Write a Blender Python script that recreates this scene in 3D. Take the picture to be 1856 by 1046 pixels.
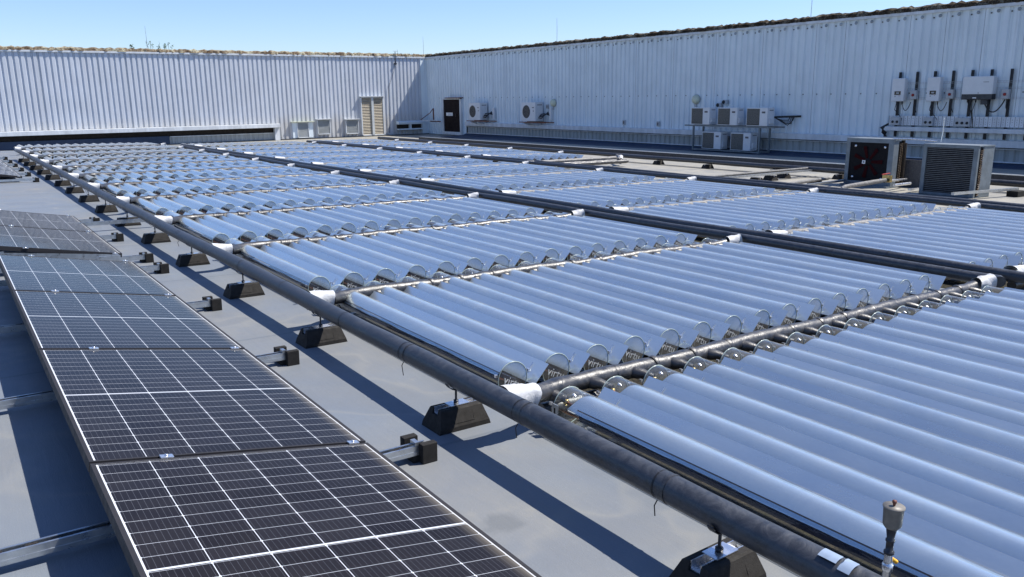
import bpy, bmesh, math, random
from mathutils import Vector, Matrix, Euler
from math import sin, cos, pi, radians, sqrt

random.seed(7)
for o in list(bpy.data.objects):
    bpy.data.objects.remove(o, do_unlink=True)
SC = bpy.context.scene
COL = SC.collection

# ------------------------------------------------------------------ camera
cam_data = bpy.data.cameras.new("camera")
cam = bpy.data.objects.new("camera", cam_data)
COL.objects.link(cam)
PITCH, ROLL, YAW, FPX = radians(13.29), radians(-0.75), radians(34.69), 1478.0
Fv = Vector((sin(YAW) * cos(PITCH), cos(YAW) * cos(PITCH), -sin(PITCH)))
Rv = Vector((cos(YAW), -sin(YAW), 0))
Uv = Rv.cross(Fv)
R2 = Rv * cos(ROLL) + Uv * sin(ROLL)
U2 = -Rv * sin(ROLL) + Uv * cos(ROLL)
cam.matrix_world = Matrix(((R2.x, U2.x, -Fv.x, 0), (R2.y, U2.y, -Fv.y, 0), (R2.z, U2.z, -Fv.z, 1.44), (0, 0, 0, 1)))
cam_data.sensor_width = 36
cam_data.lens = 36 * FPX / 1856
cam_data.clip_start = 0.02
cam_data.clip_end = 2000
SC.camera = cam

# ------------------------------------------------------------------ world, sun, exposure
SUN_TO = Vector((0.63, -0.27, 1.0)).normalized()
elev = math.asin(SUN_TO.z)
azim = math.atan2(SUN_TO.x, SUN_TO.y)
w = bpy.data.worlds.new("World")
SC.world = w
w.use_nodes = True
nt = w.node_tree
nt.nodes.clear()
sky = nt.nodes.new('ShaderNodeTexSky')
sky.sky_type = 'NISHITA'
sky.sun_disc = False
sky.sun_elevation = elev
sky.sun_rotation = azim
sky.altitude = 50
sky.air_density = 1.0
sky.dust_density = 0.15
sky.ozone_density = 3.5
bg = nt.nodes.new('ShaderNodeBackground')
bg.inputs[1].default_value = 0.102
ow = nt.nodes.new('ShaderNodeOutputWorld')
tint = nt.nodes.new('ShaderNodeMix')
tint.data_type = 'RGBA'
tint.blend_type = 'MULTIPLY'
tint.inputs[0].default_value = 1.0
tint.inputs[7].default_value = (0.78, 0.85, 1.05, 1)
nt.links.new(sky.outputs[0], tint.inputs[6])
nt.links.new(tint.outputs[2], bg.inputs[0])
nt.links.new(bg.outputs[0], ow.inputs[0])
sl = bpy.data.lights.new("sun", 'SUN')
sl.energy = 5.0
sl.angle = radians(0.5)
sl.color = (1.0, 0.95, 0.87)
sun = bpy.data.objects.new("sun", sl)
COL.objects.link(sun)
sun.rotation_euler = (-SUN_TO).to_track_quat('-Z', 'Y').to_euler()
SC.view_settings.view_transform = 'Standard'
SC.view_settings.look = 'None'
SC.view_settings.gamma = 1
SC.view_settings.exposure = 0.66
SC.render.engine = 'CYCLES'
SC.cycles.max_bounces = 14
SC.cycles.transparent_max_bounces = 32
SC.cycles.glossy_bounces = 5
SC.cycles.caustics_reflective = False
SC.cycles.caustics_refractive = False

# ------------------------------------------------------------------ helpers
SLX, SLY = -0.0197, -0.0017
TILT = (math.atan(SLY), math.atan(-SLX), 0)


def RZ(x, y):
    z = SLX * x + SLY * y
    if y > 31.5:
        t = min(1, (y - 31.5) / 2.6)
        t = t * t * (3 - 2 * t)
        z = z * (1 - t) + (-0.497) * t
    return z


class MB:
    def __init__(s):
        s.v, s.f, s.m, s.sm = [], [], [], []

    def add(s, vs, fs, mi=0, smooth=False):
        b = len(s.v)
        s.v += [tuple(v) for v in vs]
        for f in fs:
            s.f.append(tuple(i + b for i in f))
            s.m.append(mi)
            s.sm.append(smooth)

    def box(s, lo, hi, mi=0, M=None, bev=0.0):
        x0, y0, z0 = lo
        x1, y1, z1 = hi
        if bev > 0:
            b = bev
            bm = bmesh.new()
            r = bmesh.ops.create_cube(bm, size=1)
            for v in bm.verts:
                v.co = Vector(((x0 + x1) / 2 + v.co.x * (x1 - x0), (y0 + y1) / 2 + v.co.y * (y1 - y0), (z0 + z1) / 2 + v.co.z * (z1 - z0)))
            bmesh.ops.bevel(bm, geom=list(bm.edges), offset=b, segments=2, affect='EDGES', profile=0.5)
            vs = [v.co.copy() for v in bm.verts]
            bm.verts.index_update()
            fs = [[v.index for v in f.verts] for f in bm.faces]
            bm.free()
        else:
            vs = [(x0, y0, z0), (x1, y0, z0), (x1, y1, z0), (x0, y1, z0), (x0, y0, z1), (x1, y0, z1), (x1, y1, z1), (x0, y1, z1)]
            fs = [(0, 3, 2, 1), (4, 5, 6, 7), (0, 1, 5, 4), (1, 2, 6, 5), (2, 3, 7, 6), (3, 0, 4, 7)]
        if M is not None:
            vs = [M @ Vector(v) for v in vs]
        s.add(vs, fs, mi)
        return s

    def tube(s, pts, r, n=12, mi=0, caps=True, rfun=None, smooth=True):
        pts = [Vector(p) for p in pts]
        k = len(pts)
        rings = []
        up = None
        for i, p in enumerate(pts):
            if i == 0:
                t = pts[1] - p
            elif i == k - 1:
                t = p - pts[-2]
            else:
                t = (pts[i + 1] - p).normalized() + (p - pts[i - 1]).normalized()
            t.normalize()
            if up is None:
                up = Vector((0, 0, 1)) if abs(t.z) < 0.9 else Vector((1, 0, 0))
            a = t.cross(up)
            a.normalize()
            b = a.cross(t)
            b.normalize()
            up = b
            rings.append((p, a, b))
        vs = []
        for i, (p, a, b) in enumerate(rings):
            for j in range(n):
                th = 2 * pi * j / n
                rr = r[i] if isinstance(r, (list, tuple)) else r
                if rfun:
                    rr *= rfun(i, th)
                vs.append(p + a * (rr * cos(th)) + b * (rr * sin(th)))
        fs = []
        for i in range(k - 1):
            for j in range(n):
                j2 = (j + 1) % n
                fs.append((i * n + j, i * n + j2, (i + 1) * n + j2, (i + 1) * n + j))
        s.add(vs, fs, mi, smooth)
        if caps:
            s.add([vs[j] for j in range(n)], [tuple(range(n - 1, -1, -1))], mi)
            s.add([vs[(k - 1) * n + j] for j in range(n)], [tuple(range(n))], mi)
        return s

    def prism(s, prof, y0, y1, axis='y', mi=0, closed=True, smooth=False, caps=True):
        """prof: list of (a,b); axis y -> (a=x,b=z); axis x -> (a=y,b=z); axis z -> (a=x,b=y)"""
        def P(a, b, t):
            return {'y': (a, t, b), 'x': (t, a, b), 'z': (a, b, t)}[axis]
        n = len(prof)
        vs = [P(a, b, y0) for a, b in prof] + [P(a, b, y1) for a, b in prof]
        fs = []
        for i in range(n if closed else n - 1):
            j = (i + 1) % n
            fs.append((i, j, n + j, n + i))
        s.add(vs, fs, mi, smooth)
        if closed and caps:
            s.add(vs, [tuple(range(n - 1, -1, -1)), tuple(range(n, 2 * n))], mi)
        return s

    def lathe(s, prof, c=(0, 0, 0), n=20, mi=0, axis='z', smooth=True):
        vs = []
        for r, h in prof:
            for j in range(n):
                th = 2 * pi * j / n
                if axis == 'z':
                    vs.append((c[0] + r * cos(th), c[1] + r * sin(th), c[2] + h))
                elif axis == 'y':
                    vs.append((c[0] + r * cos(th), c[1] + h, c[2] + r * sin(th)))
                else:
                    vs.append((c[0] + h, c[1] + r * cos(th), c[2] + r * sin(th)))
        fs = []
        for i in range(len(prof) - 1):
            for j in range(n):
                j2 = (j + 1) % n
                fs.append((i * n + j, i * n + j2, (i + 1) * n + j2, (i + 1) * n + j))
        s.add(vs, fs, mi, smooth)
        return s

    def mesh(s, name, mats):
        me = bpy.data.meshes.new(name)
        me.from_pydata([tuple(v) for v in s.v], [], s.f)
        if not isinstance(mats, (list, tuple)):
            mats = [mats]
        for m in mats:
            me.materials.append(m)
        me.polygons.foreach_set('material_index', s.m)
        me.polygons.foreach_set('use_smooth', s.sm)
        me.update()
        bm = bmesh.new()
        bm.from_mesh(me)
        bmesh.ops.recalc_face_normals(bm, faces=bm.faces)
        bm.to_mesh(me)
        bm.free()
        return me

    def build(s, name, mats, parent=None, loc=(0, 0, 0), rot=(0, 0, 0)):
        return ob(name, s.mesh(name, mats), parent, loc, rot)


def ob(name, me, parent=None, loc=(0, 0, 0), rot=(0, 0, 0)):
    o = bpy.data.objects.new(name, me)
    COL.objects.link(o)
    o.location = loc
    o.rotation_euler = rot
    if parent is not None:
        o.parent = parent
    return o


def tag(o, label=None, cat=None, group=None, kind=None):
    for k, v in (('label', label), ('category', cat), ('group', group), ('kind', kind)):
        if v:
            o[k] = v
    return o


def empty(name, loc=(0, 0, 0), rot=(0, 0, 0)):
    o = bpy.data.objects.new(name, None)
    o.empty_display_size = 0.1
    COL.objects.link(o)
    o.location = loc
    o.rotation_euler = rot
    return o


def fe(name, x, y, rz=0.0):
    """empty standing on the sloping roof"""
    return empty(name, (x, y, RZ(x, y)), (TILT[0], TILT[1], rz))


def copy_tree(o, parent=None):
    c = o.copy()
    COL.objects.link(c)
    if parent is not None:
        c.parent = parent
    for ch in list(o.children):
        copy_tree(ch, c)
    return c


ORD = ['first', 'second', 'third', 'fourth', 'fifth', 'sixth', 'seventh', 'eighth', 'ninth', 'tenth', 'eleventh', 'twelfth', 'thirteenth',
       'fourteenth', 'fifteenth', 'sixteenth', 'seventeenth', 'eighteenth', 'nineteenth', 'twentieth']


# ------------------------------------------------------------------ materials
class NM:
    def __init__(s, name):
        s.m = bpy.data.materials.new(name)
        s.m.use_nodes = True
        s.t = s.m.node_tree
        s.t.nodes.clear()
        s.out = s.t.nodes.new('ShaderNodeOutputMaterial')
        s.co = s.t.nodes.new('ShaderNodeTexCoord')
        s.oi = s.t.nodes.new('ShaderNodeObjectInfo')
        m0 = s.t.nodes.new('ShaderNodeMath')
        m0.operation = 'MULTIPLY'
        m0.inputs[1].default_value = 37.0
        s.t.links.new(s.oi.outputs['Random'], m0.inputs[0])
        va = s.t.nodes.new('ShaderNodeVectorMath')
        va.operation = 'ADD'
        s.t.links.new(s.co.outputs['Object'], va.inputs[0])
        s.t.links.new(m0.outputs[0], va.inputs[1])
        s.off = va.outputs[0]

    def n(s, typ, **kw):
        nd = s.t.nodes.new(typ)
        for k, v in kw.items():
            setattr(nd, k, v)
        return nd

    def l(s, a, b):
        s.t.links.new(a, b)

    def noise(s, scale, detail=4, rough=0.6, stretch=None, dist=0.0, coord='Object'):
        nd = s.n('ShaderNodeTexNoise')
        nd.inputs['Scale'].default_value = scale
        nd.inputs['Detail'].default_value = detail
        nd.inputs['Roughness'].default_value = rough
        nd.inputs['Distortion'].default_value = dist
        src = s.off
        if stretch:
            mp = s.n('ShaderNodeMapping')
            mp.inputs['Scale'].default_value = stretch
            s.l(src, mp.inputs[0])
            src = mp.outputs[0]
        s.l(src, nd.inputs['Vector'])
        return nd.outputs['Fac']

    def ramp(s, fac, stops):
        r = s.n('ShaderNodeValToRGB')
        e = r.color_ramp.elements
        while len(e) < len(stops):
            e.new(0.5)
        for i, (p, c) in enumerate(stops):
            e[i].position = p
            e[i].color = (c, c, c, 1) if isinstance(c, (int, float)) else (*c, 1)
        s.l(fac, r.inputs[0])
        return r.outputs[0]

    def mix(s, fac, a, b, mode='MIX'):
        m = s.n('ShaderNodeMix', data_type='RGBA', blend_type=mode)
        if isinstance(fac, (int, float)):
            m.inputs[0].default_value = fac
        else:
            s.l(fac, m.inputs[0])
        for i, c in ((6, a), (7, b)):
            if isinstance(c, tuple):
                m.inputs[i].default_value = (*c, 1)
            else:
                s.l(c, m.inputs[i])
        return m.outputs[2]

    def math(s, op, a, b=None, clamp=False):
        m = s.n('ShaderNodeMath', operation=op, use_clamp=clamp)
        for i, c in ((0, a), (1, b)):
            if c is None:
                continue
            if isinstance(c, (int, float)):
                m.inputs[i].default_value = c
            else:
                s.l(c, m.inputs[i])
        return m.outputs[0]

    def bsdf(s, color, rough=0.6, metal=0.0, spec=0.5, bump=None, bstr=0.2, bdist=0.005, coat=0.0, coatr=0.1):
        p = s.n('ShaderNodeBsdfPrincipled')
        for key, c in (('Base Color', color), ('Roughness', rough), ('Metallic', metal)):
            if isinstance(c, tuple):
                p.inputs[key].default_value = (*c, 1)
            elif isinstance(c, (int, float)):
                p.inputs[key].default_value = c
            else:
                s.l(c, p.inputs[key])
        p.inputs['Specular IOR Level'].default_value = spec
        p.inputs['Coat Weight'].default_value = coat
        p.inputs['Coat Roughness'].default_value = coatr
        if bump is not None:
            b = s.n('ShaderNodeBump')
            b.inputs['Strength'].default_value = bstr
            b.inputs['Distance'].default_value = bdist
            s.l(bump, b.inputs['Height'])
            s.l(b.outputs[0], p.inputs['Normal'])
        s.l(p.outputs[0], s.out.inputs[0])
        s.p = p
        return s.m


def vary(name, c, rough=0.6, metal=0.0, amt=0.25, scale=8, spec=0.5, bstr=0.0, bscale=60, stretch=None, coat=0.0, dark=None, rv=0.1):
    k = NM(name)
    f = k.noise(scale, 5, 0.65, stretch)
    d = dark or tuple(x * (1 - amt) for x in c)
    h = tuple(min(1, x * (1 + amt)) for x in c)
    col = k.ramp(f, [(0.3, d), (0.55, c), (0.75, h)])
    f2 = k.noise(scale * 2.3, 3)
    ro = k.ramp(f2, [(0.3, max(0.02, rough - rv)), (0.7, min(1, rough + rv))])
    bm = k.noise(bscale, 3) if bstr else None
    return k.bsdf(col, ro, metal, spec, bm, bstr, 0.004, coat)


def make_membrane():
    k = NM('roof_membrane')
    big = k.noise(0.6, 5, 0.6, dist=0.5)
    mid = k.noise(3.2, 6, 0.65)
    brush = k.noise(26, 4, 0.6, (1.0, 0.12, 1), dist=0.8)
    fine = k.noise(220, 2, 0.6)
    # bluish fresh membrane, warmer weathered membrane towards the plant side
    sx = k.n('ShaderNodeSeparateXYZ')
    k.l(k.co.outputs['Object'], sx.inputs[0])
    warm = k.math('MULTIPLY', k.math('SUBTRACT', sx.outputs[0], 8.0), 0.25, True)
    warm2 = k.math('MULTIPLY', k.ramp(big, [(0.42, 0.0), (0.62, 1.0)]), 0.7, True)
    c1 = k.mix(warm2, (0.155, 0.178, 0.210), (0.190, 0.190, 0.183))
    c1 = k.mix(warm, c1, (0.32, 0.30, 0.25))
    c2 = k.mix(k.ramp(mid, [(0.35, 0.35), (0.6, 0.0)]), c1, (0.15, 0.165, 0.19))
    c3 = k.mix(k.ramp(mid, [(0.60, 0.0), (0.72, 0.35)]), c2, (0.25, 0.235, 0.20))
    c4 = k.mix(k.ramp(brush, [(0.35, 0.22), (0.6, 0.0)]), c3, (0.14, 0.16, 0.185))
    sp = k.ramp(fine, [(0.66, 0.0), (0.74, 0.4)])
    c5 = k.mix(sp, c4, (0.38, 0.38, 0.37))
    ring = k.noise(0.9, 3, 0.5, dist=0.3)
    rg = k.math('ABSOLUTE', k.math('SUBTRACT', ring, 0.56))
    c5 = k.mix(k.ramp(rg, [(0.0, 0.28), (0.022, 0.0)]), c5, (0.24, 0.235, 0.215))
    c5 = k.mix(k.ramp(ring, [(0.56, 0.0), (0.60, 0.28)]), c5, (0.13, 0.142, 0.16))
    blot = k.noise(7.5, 3, 0.5, dist=0.6)
    c5 = k.mix(k.ramp(blot, [(0.68, 0.0), (0.72, 0.5)]), c5, (0.15, 0.16, 0.18))
    vd = k.n('ShaderNodeVectorMath', operation='DISTANCE')
    k.l(k.co.outputs['Object'], vd.inputs[0])
    vd.inputs[1].default_value = (1.45, 2.19, -0.03)
    sd = k.math('ADD', vd.outputs['Value'], k.math('MULTIPLY', blot, 0.16))
    c5 = k.mix(k.ramp(sd, [(0.125, 0.5), (0.165, 0.0)]), c5, (0.10, 0.11, 0.12))
    # lap seams running across the roof
    sm = k.math('ABSOLUTE', k.math('SUBTRACT', k.math('FRACT', k.math('MULTIPLY', k.math('ADD', sx.outputs[1], 0.3), 0.47)), 0.5))
    seam = k.ramp(sm, [(0.0, 0.75), (0.004, 0.6), (0.005, 0.12), (0.05, 0.10), (0.052, 0.0)])
    c6 = k.mix(seam, c5, (0.11, 0.125, 0.145))
    hgt = k.math('ADD', k.math('MULTIPLY', brush, 0.7), k.math('MULTIPLY', fine, 0.5))
    ro = k.ramp(mid, [(0.3, 0.42), (0.7, 0.62)])
    return k.bsdf(c6, ro, 0, 0.4, hgt, 0.5, 0.004)


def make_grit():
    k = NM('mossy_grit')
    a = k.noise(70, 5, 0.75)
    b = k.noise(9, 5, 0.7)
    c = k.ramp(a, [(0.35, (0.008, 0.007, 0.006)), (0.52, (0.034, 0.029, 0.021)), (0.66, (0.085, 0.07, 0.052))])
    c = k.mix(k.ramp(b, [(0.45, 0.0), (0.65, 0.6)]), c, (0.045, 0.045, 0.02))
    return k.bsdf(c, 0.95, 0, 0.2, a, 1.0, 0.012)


def make_cladding(name, base, streak, dirt_z=None):
    k = NM(name)
    st = k.noise(5.0, 5, 0.7, (1.0, 1.0, 0.06))
    pt = k.noise(1.1, 4, 0.6)
    sp = k.noise(26, 3, 0.7)
    c = k.mix(k.ramp(st, [(0.35, 0.0), (0.7, 0.75)]), base, streak)
    run = k.noise(11.0, 4, 0.6, (1.0, 1.0, 0.035))
    c = k.mix(k.ramp(run, [(0.60, 0.0), (0.72, 0.45)]), c, tuple(x * 0.55 for x in base))
    c = k.mix(k.ramp(pt, [(0.35, 0.35), (0.6, 0.0)]), c, tuple(x * 0.75 for x in base))
    c = k.mix(k.ramp(sp, [(0.70, 0.0), (0.8, 0.5)]), c, (0.2, 0.17, 0.13))
    if dirt_z is not None:
        sx = k.n('ShaderNodeSeparateXYZ')
        k.l(k.co.outputs['Object'], sx.inputs[0])
        g = k.math('MULTIPLY', k.math('SUBTRACT', dirt_z[1], sx.outputs[2]), 1.0 / (dirt_z[1] - dirt_z[0]), True)
        g = k.math('MULTIPLY', g, k.ramp(st, [(0.25, 0.1), (0.7, 0.5)]))
        c = k.mix(g, c, (0.42, 0.36, 0.27))
    return k.bsdf(c, 0.5, 0.0, 0.4, sp, 0.12, 0.002)


def make_glass(name, tint=(0.97, 0.985, 0.98), dust=0.035, edge=1.0):
    k = NM(name)
    lw = k.n('ShaderNodeLayerWeight')
    lw.inputs[0].default_value = 0.5
    f = k.math('ADD', k.math('MULTIPLY', k.math('POWER', lw.outputs['Facing'], 4.0), 0.96 * edge), 0.045)
    tr = k.n('ShaderNodeBsdfTransparent')
    tr.inputs[0].default_value = (*tint, 1)
    gl = k.n('ShaderNodeBsdfGlossy')
    gl.inputs['Roughness'].default_value = 0.04
    gl.inputs['Color'].default_value = (1, 1, 1, 1)
    df = k.n('ShaderNodeBsdfDiffuse')
    df.inputs[0].default_value = (0.62, 0.62, 0.58, 1)
    m1 = k.n('ShaderNodeMixShader')
    k.l(f, m1.inputs[0])
    k.l(tr.outputs[0], m1.inputs[1])
    k.l(gl.outputs[0], m1.inputs[2])
    ns = k.noise(7, 6, 0.7, dist=0.4)
    sp = k.noise(55, 3, 0.6)
    df_f = k.math('ADD', k.ramp(ns, [(0.35, dust * 0.4), (0.7, dust * 2.2)]), k.ramp(sp, [(0.72, 0.0), (0.78, 0.10)]))
    df_f = k.math('MULTIPLY', df_f, k.math('ADD', k.math('MULTIPLY', lw.outputs['Facing'], 1.6), 0.4), True)
    m2 = k.n('ShaderNodeMixShader')
    k.l(df_f, m2.inputs[0])
    k.l(m1.outputs[0], m2.inputs[1])
    k.l(df.outputs[0], m2.inputs[2])
    k.l(m2.outputs[0], k.out.inputs[0])
    return k.m


def make_mirror(name, col, rough, dust_sky=(0.45, 0.45, 0.42), dust=0.10, spk=0.35):
    k = NM(name)
    n1 = k.noise(4, 6, 0.7, (1, 0.35, 1), dist=0.3)
    sp = k.noise(48, 3, 0.6)
    fac = k.math('ADD', k.ramp(n1, [(0.3, dust * 0.75), (0.8, dust * 1.35)]), k.ramp(sp, [(0.735, 0.0), (0.78, spk)]), True)  # dust share raised beyond real dust, its pale tone painting brighter reflected sky
    c = k.mix(fac, col, dust_sky)
    fac = fac
    rv = k.math('ADD', k.math('MULTIPLY', k.oi.outputs['Random'], 0.12), 0.94)
    c = k.mix(0.0, c, c)
    hv = k.n('ShaderNodeHueSaturation')
    k.l(rv, hv.inputs['Value'])
    k.l(c, hv.inputs['Color'])
    c = hv.outputs[0]
    met = k.math('SUBTRACT', 1.0, fac, True)
    ro = k.ramp(n1, [(0.3, rough), (0.8, rough + 0.1)])
    wav = k.noise(3.0, 2, 0.5, (1, 0.25, 1))
    return k.bsdf(c, ro, met, 0.5, wav, 0.10, 0.004)


def make_pv(name):
    """cell grid drawn in the panel's own metres: x 0..1.0 across six columns, y 0..1.57 along twenty half cells"""
    k = NM(name)
    sx = k.n('ShaderNodeSeparateXYZ')
    k.l(k.co.outputs['Object'], sx.inputs[0])
    X, Y = sx.outputs[0], sx.outputs[1]
    cw, ch = 0.975 / 6, 0.765 / 10
    u = k.math('DIVIDE', k.math('SUBTRACT', X, 0.0175), cw)
    mid = 0.7825
    top = k.math('GREATER_THAN', Y, mid)
    yy = k.math('SUBTRACT', Y, k.math('MULTIPLY', top, 0.010))
    v = k.math('DIVIDE', k.math('SUBTRACT', yy, 0.0125), ch)
    fu = k.math('ABSOLUTE', k.math('SUBTRACT', k.math('FRACT', u), 0.5))
    fv = k.math('ABSOLUTE', k.math('SUBTRACT', k.math('FRACT', v), 0.5))
    du = k.math('MULTIPLY', k.math('SUBTRACT', 0.5, fu), cw)
    dv = k.math('MULTIPLY', k.math('SUBTRACT', 0.5, fv), ch)
    line_u = k.math('LESS_THAN', du, 0.0012)
    line_v = k.math('LESS_THAN', dv, 0.0007)
    corner = k.math('LESS_THAN', k.math('ADD', du, k.math('MULTIPLY', dv, 0.9)), 0.0052)
    split = k.math('LESS_THAN', k.math('ABSOLUTE', k.math('SUBTRACT', Y, mid + 0.005)), 0.0046)
    ex = k.math('LESS_THAN', k.math('SUBTRACT', 0.5, k.math('ABSOLUTE', k.math('SUBTRACT', X, 0.505))), 0.0128)
    ey = k.math('LESS_THAN', k.math('SUBTRACT', 0.7875, k.math('ABSOLUTE', k.math('SUBTRACT', Y, 0.7875))), 0.0125)
    g = line_u
    for q in (line_v, corner, split, ex, ey):
        g = k.math('MAXIMUM', g, q)
    bus = k.math('LESS_THAN', k.math('ABSOLUTE', k.math('SUBTRACT', k.math('FRACT', k.math('MULTIPLY', u, 9.0)), 0.5)), 0.035)
    vc = k.n('ShaderNodeTexVoronoi')
    fl = k.n('ShaderNodeCombineXYZ')
    k.l(k.math('FLOOR', u), fl.inputs[0])
    k.l(k.math('FLOOR', v), fl.inputs[1])
    wn = k.n('ShaderNodeTexWhiteNoise')
    k.l(fl.outputs[0], wn.inputs['Vector'])
    cell = k.mix(wn.outputs['Value'], (0.009, 0.008, 0.010), (0.014, 0.013, 0.016))
    cell = k.mix(k.math('MULTIPLY', bus, 0.18), cell, (0.25, 0.27, 0.32))
    c = k.mix(g, cell, (0.52, 0.55, 0.60))
    # dust film, thick along the low edge
    ns = k.noise(6, 6, 0.7)
    sp = k.noise(160, 2, 0.6)
    edge = k.math('POWER', k.math('MULTIPLY', k.math('SUBTRACT', X, 0.935), 15.0, True), 2.0)
    dfac = k.math('ADD', k.math('MULTIPLY', edge, 0.4), k.ramp(ns, [(0.3, 0.003), (0.8, 0.022)]), True)
    dfac = k.math('ADD', dfac, k.ramp(sp, [(0.70, 0.0), (0.78, 0.12)]), True)
    c = k.mix(dfac, c, (0.34, 0.30, 0.235))
    m = k.bsdf(c, k.ramp(ns, [(0.3, 0.05), (0.8, 0.14)]), 0, 0.05)
    return m


def make_wrap(name, c1, c2, rough, bstr=0.7, spec=0.5):
    k = NM(name)
    a = k.noise(18, 6, 0.7, dist=1.0)
    b = k.noise(90, 3, 0.6)
    col = k.ramp(a, [(0.35, c1), (0.62, c2), (0.8, tuple(min(1, x * 1.5) for x in c2))])
    top = k.math('ADD', k.math('MULTIPLY', a, 1.0), k.math('MULTIPLY', b, 0.25))
    ro = k.ramp(a, [(0.3, rough - 0.1), (0.7, rough + 0.12)])
    return k.bsdf(col, ro, 0, spec, top, bstr, 0.006)


M_ROOF = make_membrane()
M_GRIT = make_grit()
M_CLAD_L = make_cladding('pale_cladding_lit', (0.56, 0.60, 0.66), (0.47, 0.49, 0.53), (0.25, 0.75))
M_CLAD_R = make_cladding('pale_cladding_shaded', (0.72, 0.80, 0.84), (0.60, 0.68, 0.76))  # copy for the shaded wall, skylight worked into a paler, bluer colour
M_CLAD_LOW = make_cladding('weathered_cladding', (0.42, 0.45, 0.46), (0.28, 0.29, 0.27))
M_TRIM = vary('pale_trim', (0.60, 0.63, 0.66), 0.5, 0, 0.2, 4, stretch=(1, 1, 0.3))
M_VOID = vary('dark_louvre_void', (0.022, 0.016, 0.012), 0.9, 0, 0.5, 6)
M_LAP = vary('lap_joint', (0.30, 0.35, 0.40), 0.6, 0, 0.4, 3)
M_NAVY = vary('blue_upstand_and_roof_shade', (0.032, 0.052, 0.095), 0.7, 0, 0.2, 3)  # upstand membrane colour, also used as painted shade on the right-hand roof apron
M_GLASS = make_glass('tube_glass')
M_CAPGL = make_glass('cap_glass', (0.92, 0.95, 0.95), 0.10, 0.6)
M_RIM = vary('glass_rim', (0.34, 0.41, 0.39), 0.25, 0, 0.15, 30)
M_MIRROR = make_mirror('reflector_sheet', (0.86, 0.95, 0.97), 0.20, dust_sky=(0.44, 0.50, 0.54), dust=0.30, spk=0.20)  # bluish dust colour also carries painted sky brightness
M_FILM = make_mirror('tube_film', (0.76, 0.85, 0.89), 0.18, dust_sky=(0.40, 0.46, 0.51), dust=0.22, spk=0.05)
M_ABS = vary('absorber_blue', (0.006, 0.010, 0.035), 0.16, 0, 0.3, 10, spec=0.6)
M_COPPER = vary('copper', (0.45, 0.22, 0.12), 0.35, 1, 0.3, 40)
M_BRONZE = vary('tarnished_bronze', (0.13, 0.10, 0.075), 0.4, 0.8, 0.7, 60)
M_SLAT = vary('dark_slat', (0.12, 0.125, 0.135), 0.5, 0.4, 0.3, 14)
M_STAND = vary('dull_stand_steel', (0.16, 0.19, 0.21), 0.5, 0.3, 0.3, 8)
M_CASE = vary('dull_case_steel', (0.17, 0.20, 0.225), 0.5, 0.2, 0.25, 6)
M_BLACKPL = vary('black_plate', (0.006, 0.006, 0.008), 0.7, 0, 0.3, 20, spec=0.2)
M_RUST = vary('red_brown_strip', (0.16, 0.05, 0.03), 0.6, 0, 0.3, 30)
M_WHITE = vary('white_letters', (0.80, 0.80, 0.80), 0.5, 0, 0.05, 30)
M_FOIL = make_wrap('black_foil_wrap', (0.014, 0.014, 0.016), (0.042, 0.041, 0.042), 0.40, 0.55, 0.8)
M_FOILD = make_wrap('dusty_foil_wrap', (0.08, 0.078, 0.075), (0.19, 0.185, 0.18), 0.5, 0.6, 0.5)
M_PIPE = make_wrap('black_pipe_lagging', (0.018, 0.020, 0.025), (0.042, 0.046, 0.056), 0.42, 0.35, 0.7)
M_WWRAP = make_wrap('white_fabric_wrap', (0.40, 0.41, 0.43), (0.52, 0.53, 0.54), 0.55, 0.8, 0.4)
M_RUBBER = vary('black_rubber', (0.016, 0.015, 0.014), 0.8, 0, 0.4, 40, spec=0.3, bstr=0.4, bscale=250)
M_RUBTOP = vary('dusty_rubber', (0.022, 0.020, 0.018), 0.8, 0, 0.35, 25, spec=0.3, bstr=0.4, bscale=250)
M_GALV = vary('galvanised_steel', (0.50, 0.53, 0.56), 0.34, 0.9, 0.2, 14)
M_ALU = vary('bright_aluminium', (0.75, 0.76, 0.78), 0.28, 0.9, 0.1, 20)
M_DKSTEEL = vary('dark_steel', (0.05, 0.052, 0.06), 0.45, 0.6, 0.3, 14)
M_PVFRAME = vary('panel_frame', (0.014, 0.013, 0.016), 0.7, 0.0, 0.2, 10)
M_PV = make_pv('photovoltaic_cells')
M_ACW = vary('white_casing', (0.66, 0.68, 0.70), 0.45, 0, 0.08, 3)
M_GRILLE = vary('grey_grille', (0.27, 0.27, 0.25), 0.6, 0, 0.2, 30)
M_CABLE = vary('black_cable', (0.012, 0.012, 0.013), 0.5, 0, 0.2, 20)
M_GREYBOX = vary('grey_plastic', (0.40, 0.42, 0.44), 0.5, 0, 0.12, 5)
M_RED = vary('red_switch', (0.30, 0.02, 0.015), 0.4, 0, 0.1, 20)
M_FANRED = vary('dark_red_blade', (0.032, 0.003, 0.004), 0.8, 0, 0.2, 10, spec=0.1)
M_SCREEN = vary('dark_screen', (0.02, 0.012, 0.012), 0.2, 0, 0.2, 20)
M_DOOR = vary('dark_brown_door', (0.012, 0.006, 0.006), 0.7, 0, 0.4, 4, spec=0.2)
M_PAPER = vary('white_paper', (0.80, 0.80, 0.80), 0.6, 0, 0.05, 10)
M_INK = vary('grey_ink', (0.12, 0.12, 0.13), 0.7, 0, 0.1, 10)
M_LOUV = vary('cream_louvre', (0.50, 0.44, 0.34), 0.5, 0, 0.15, 4)
M_LOUVW = vary('grey_louvre', (0.50, 0.53, 0.54), 0.5, 0, 0.15, 4)
M_DISH = vary('cream_lamp_cover', (0.55, 0.58, 0.45), 0.4, 0, 0.1, 6)
M_MOSS = None
M_BRASS = vary('brass', (0.5, 0.38, 0.16), 0.35, 1, 0.2, 20)
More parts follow.
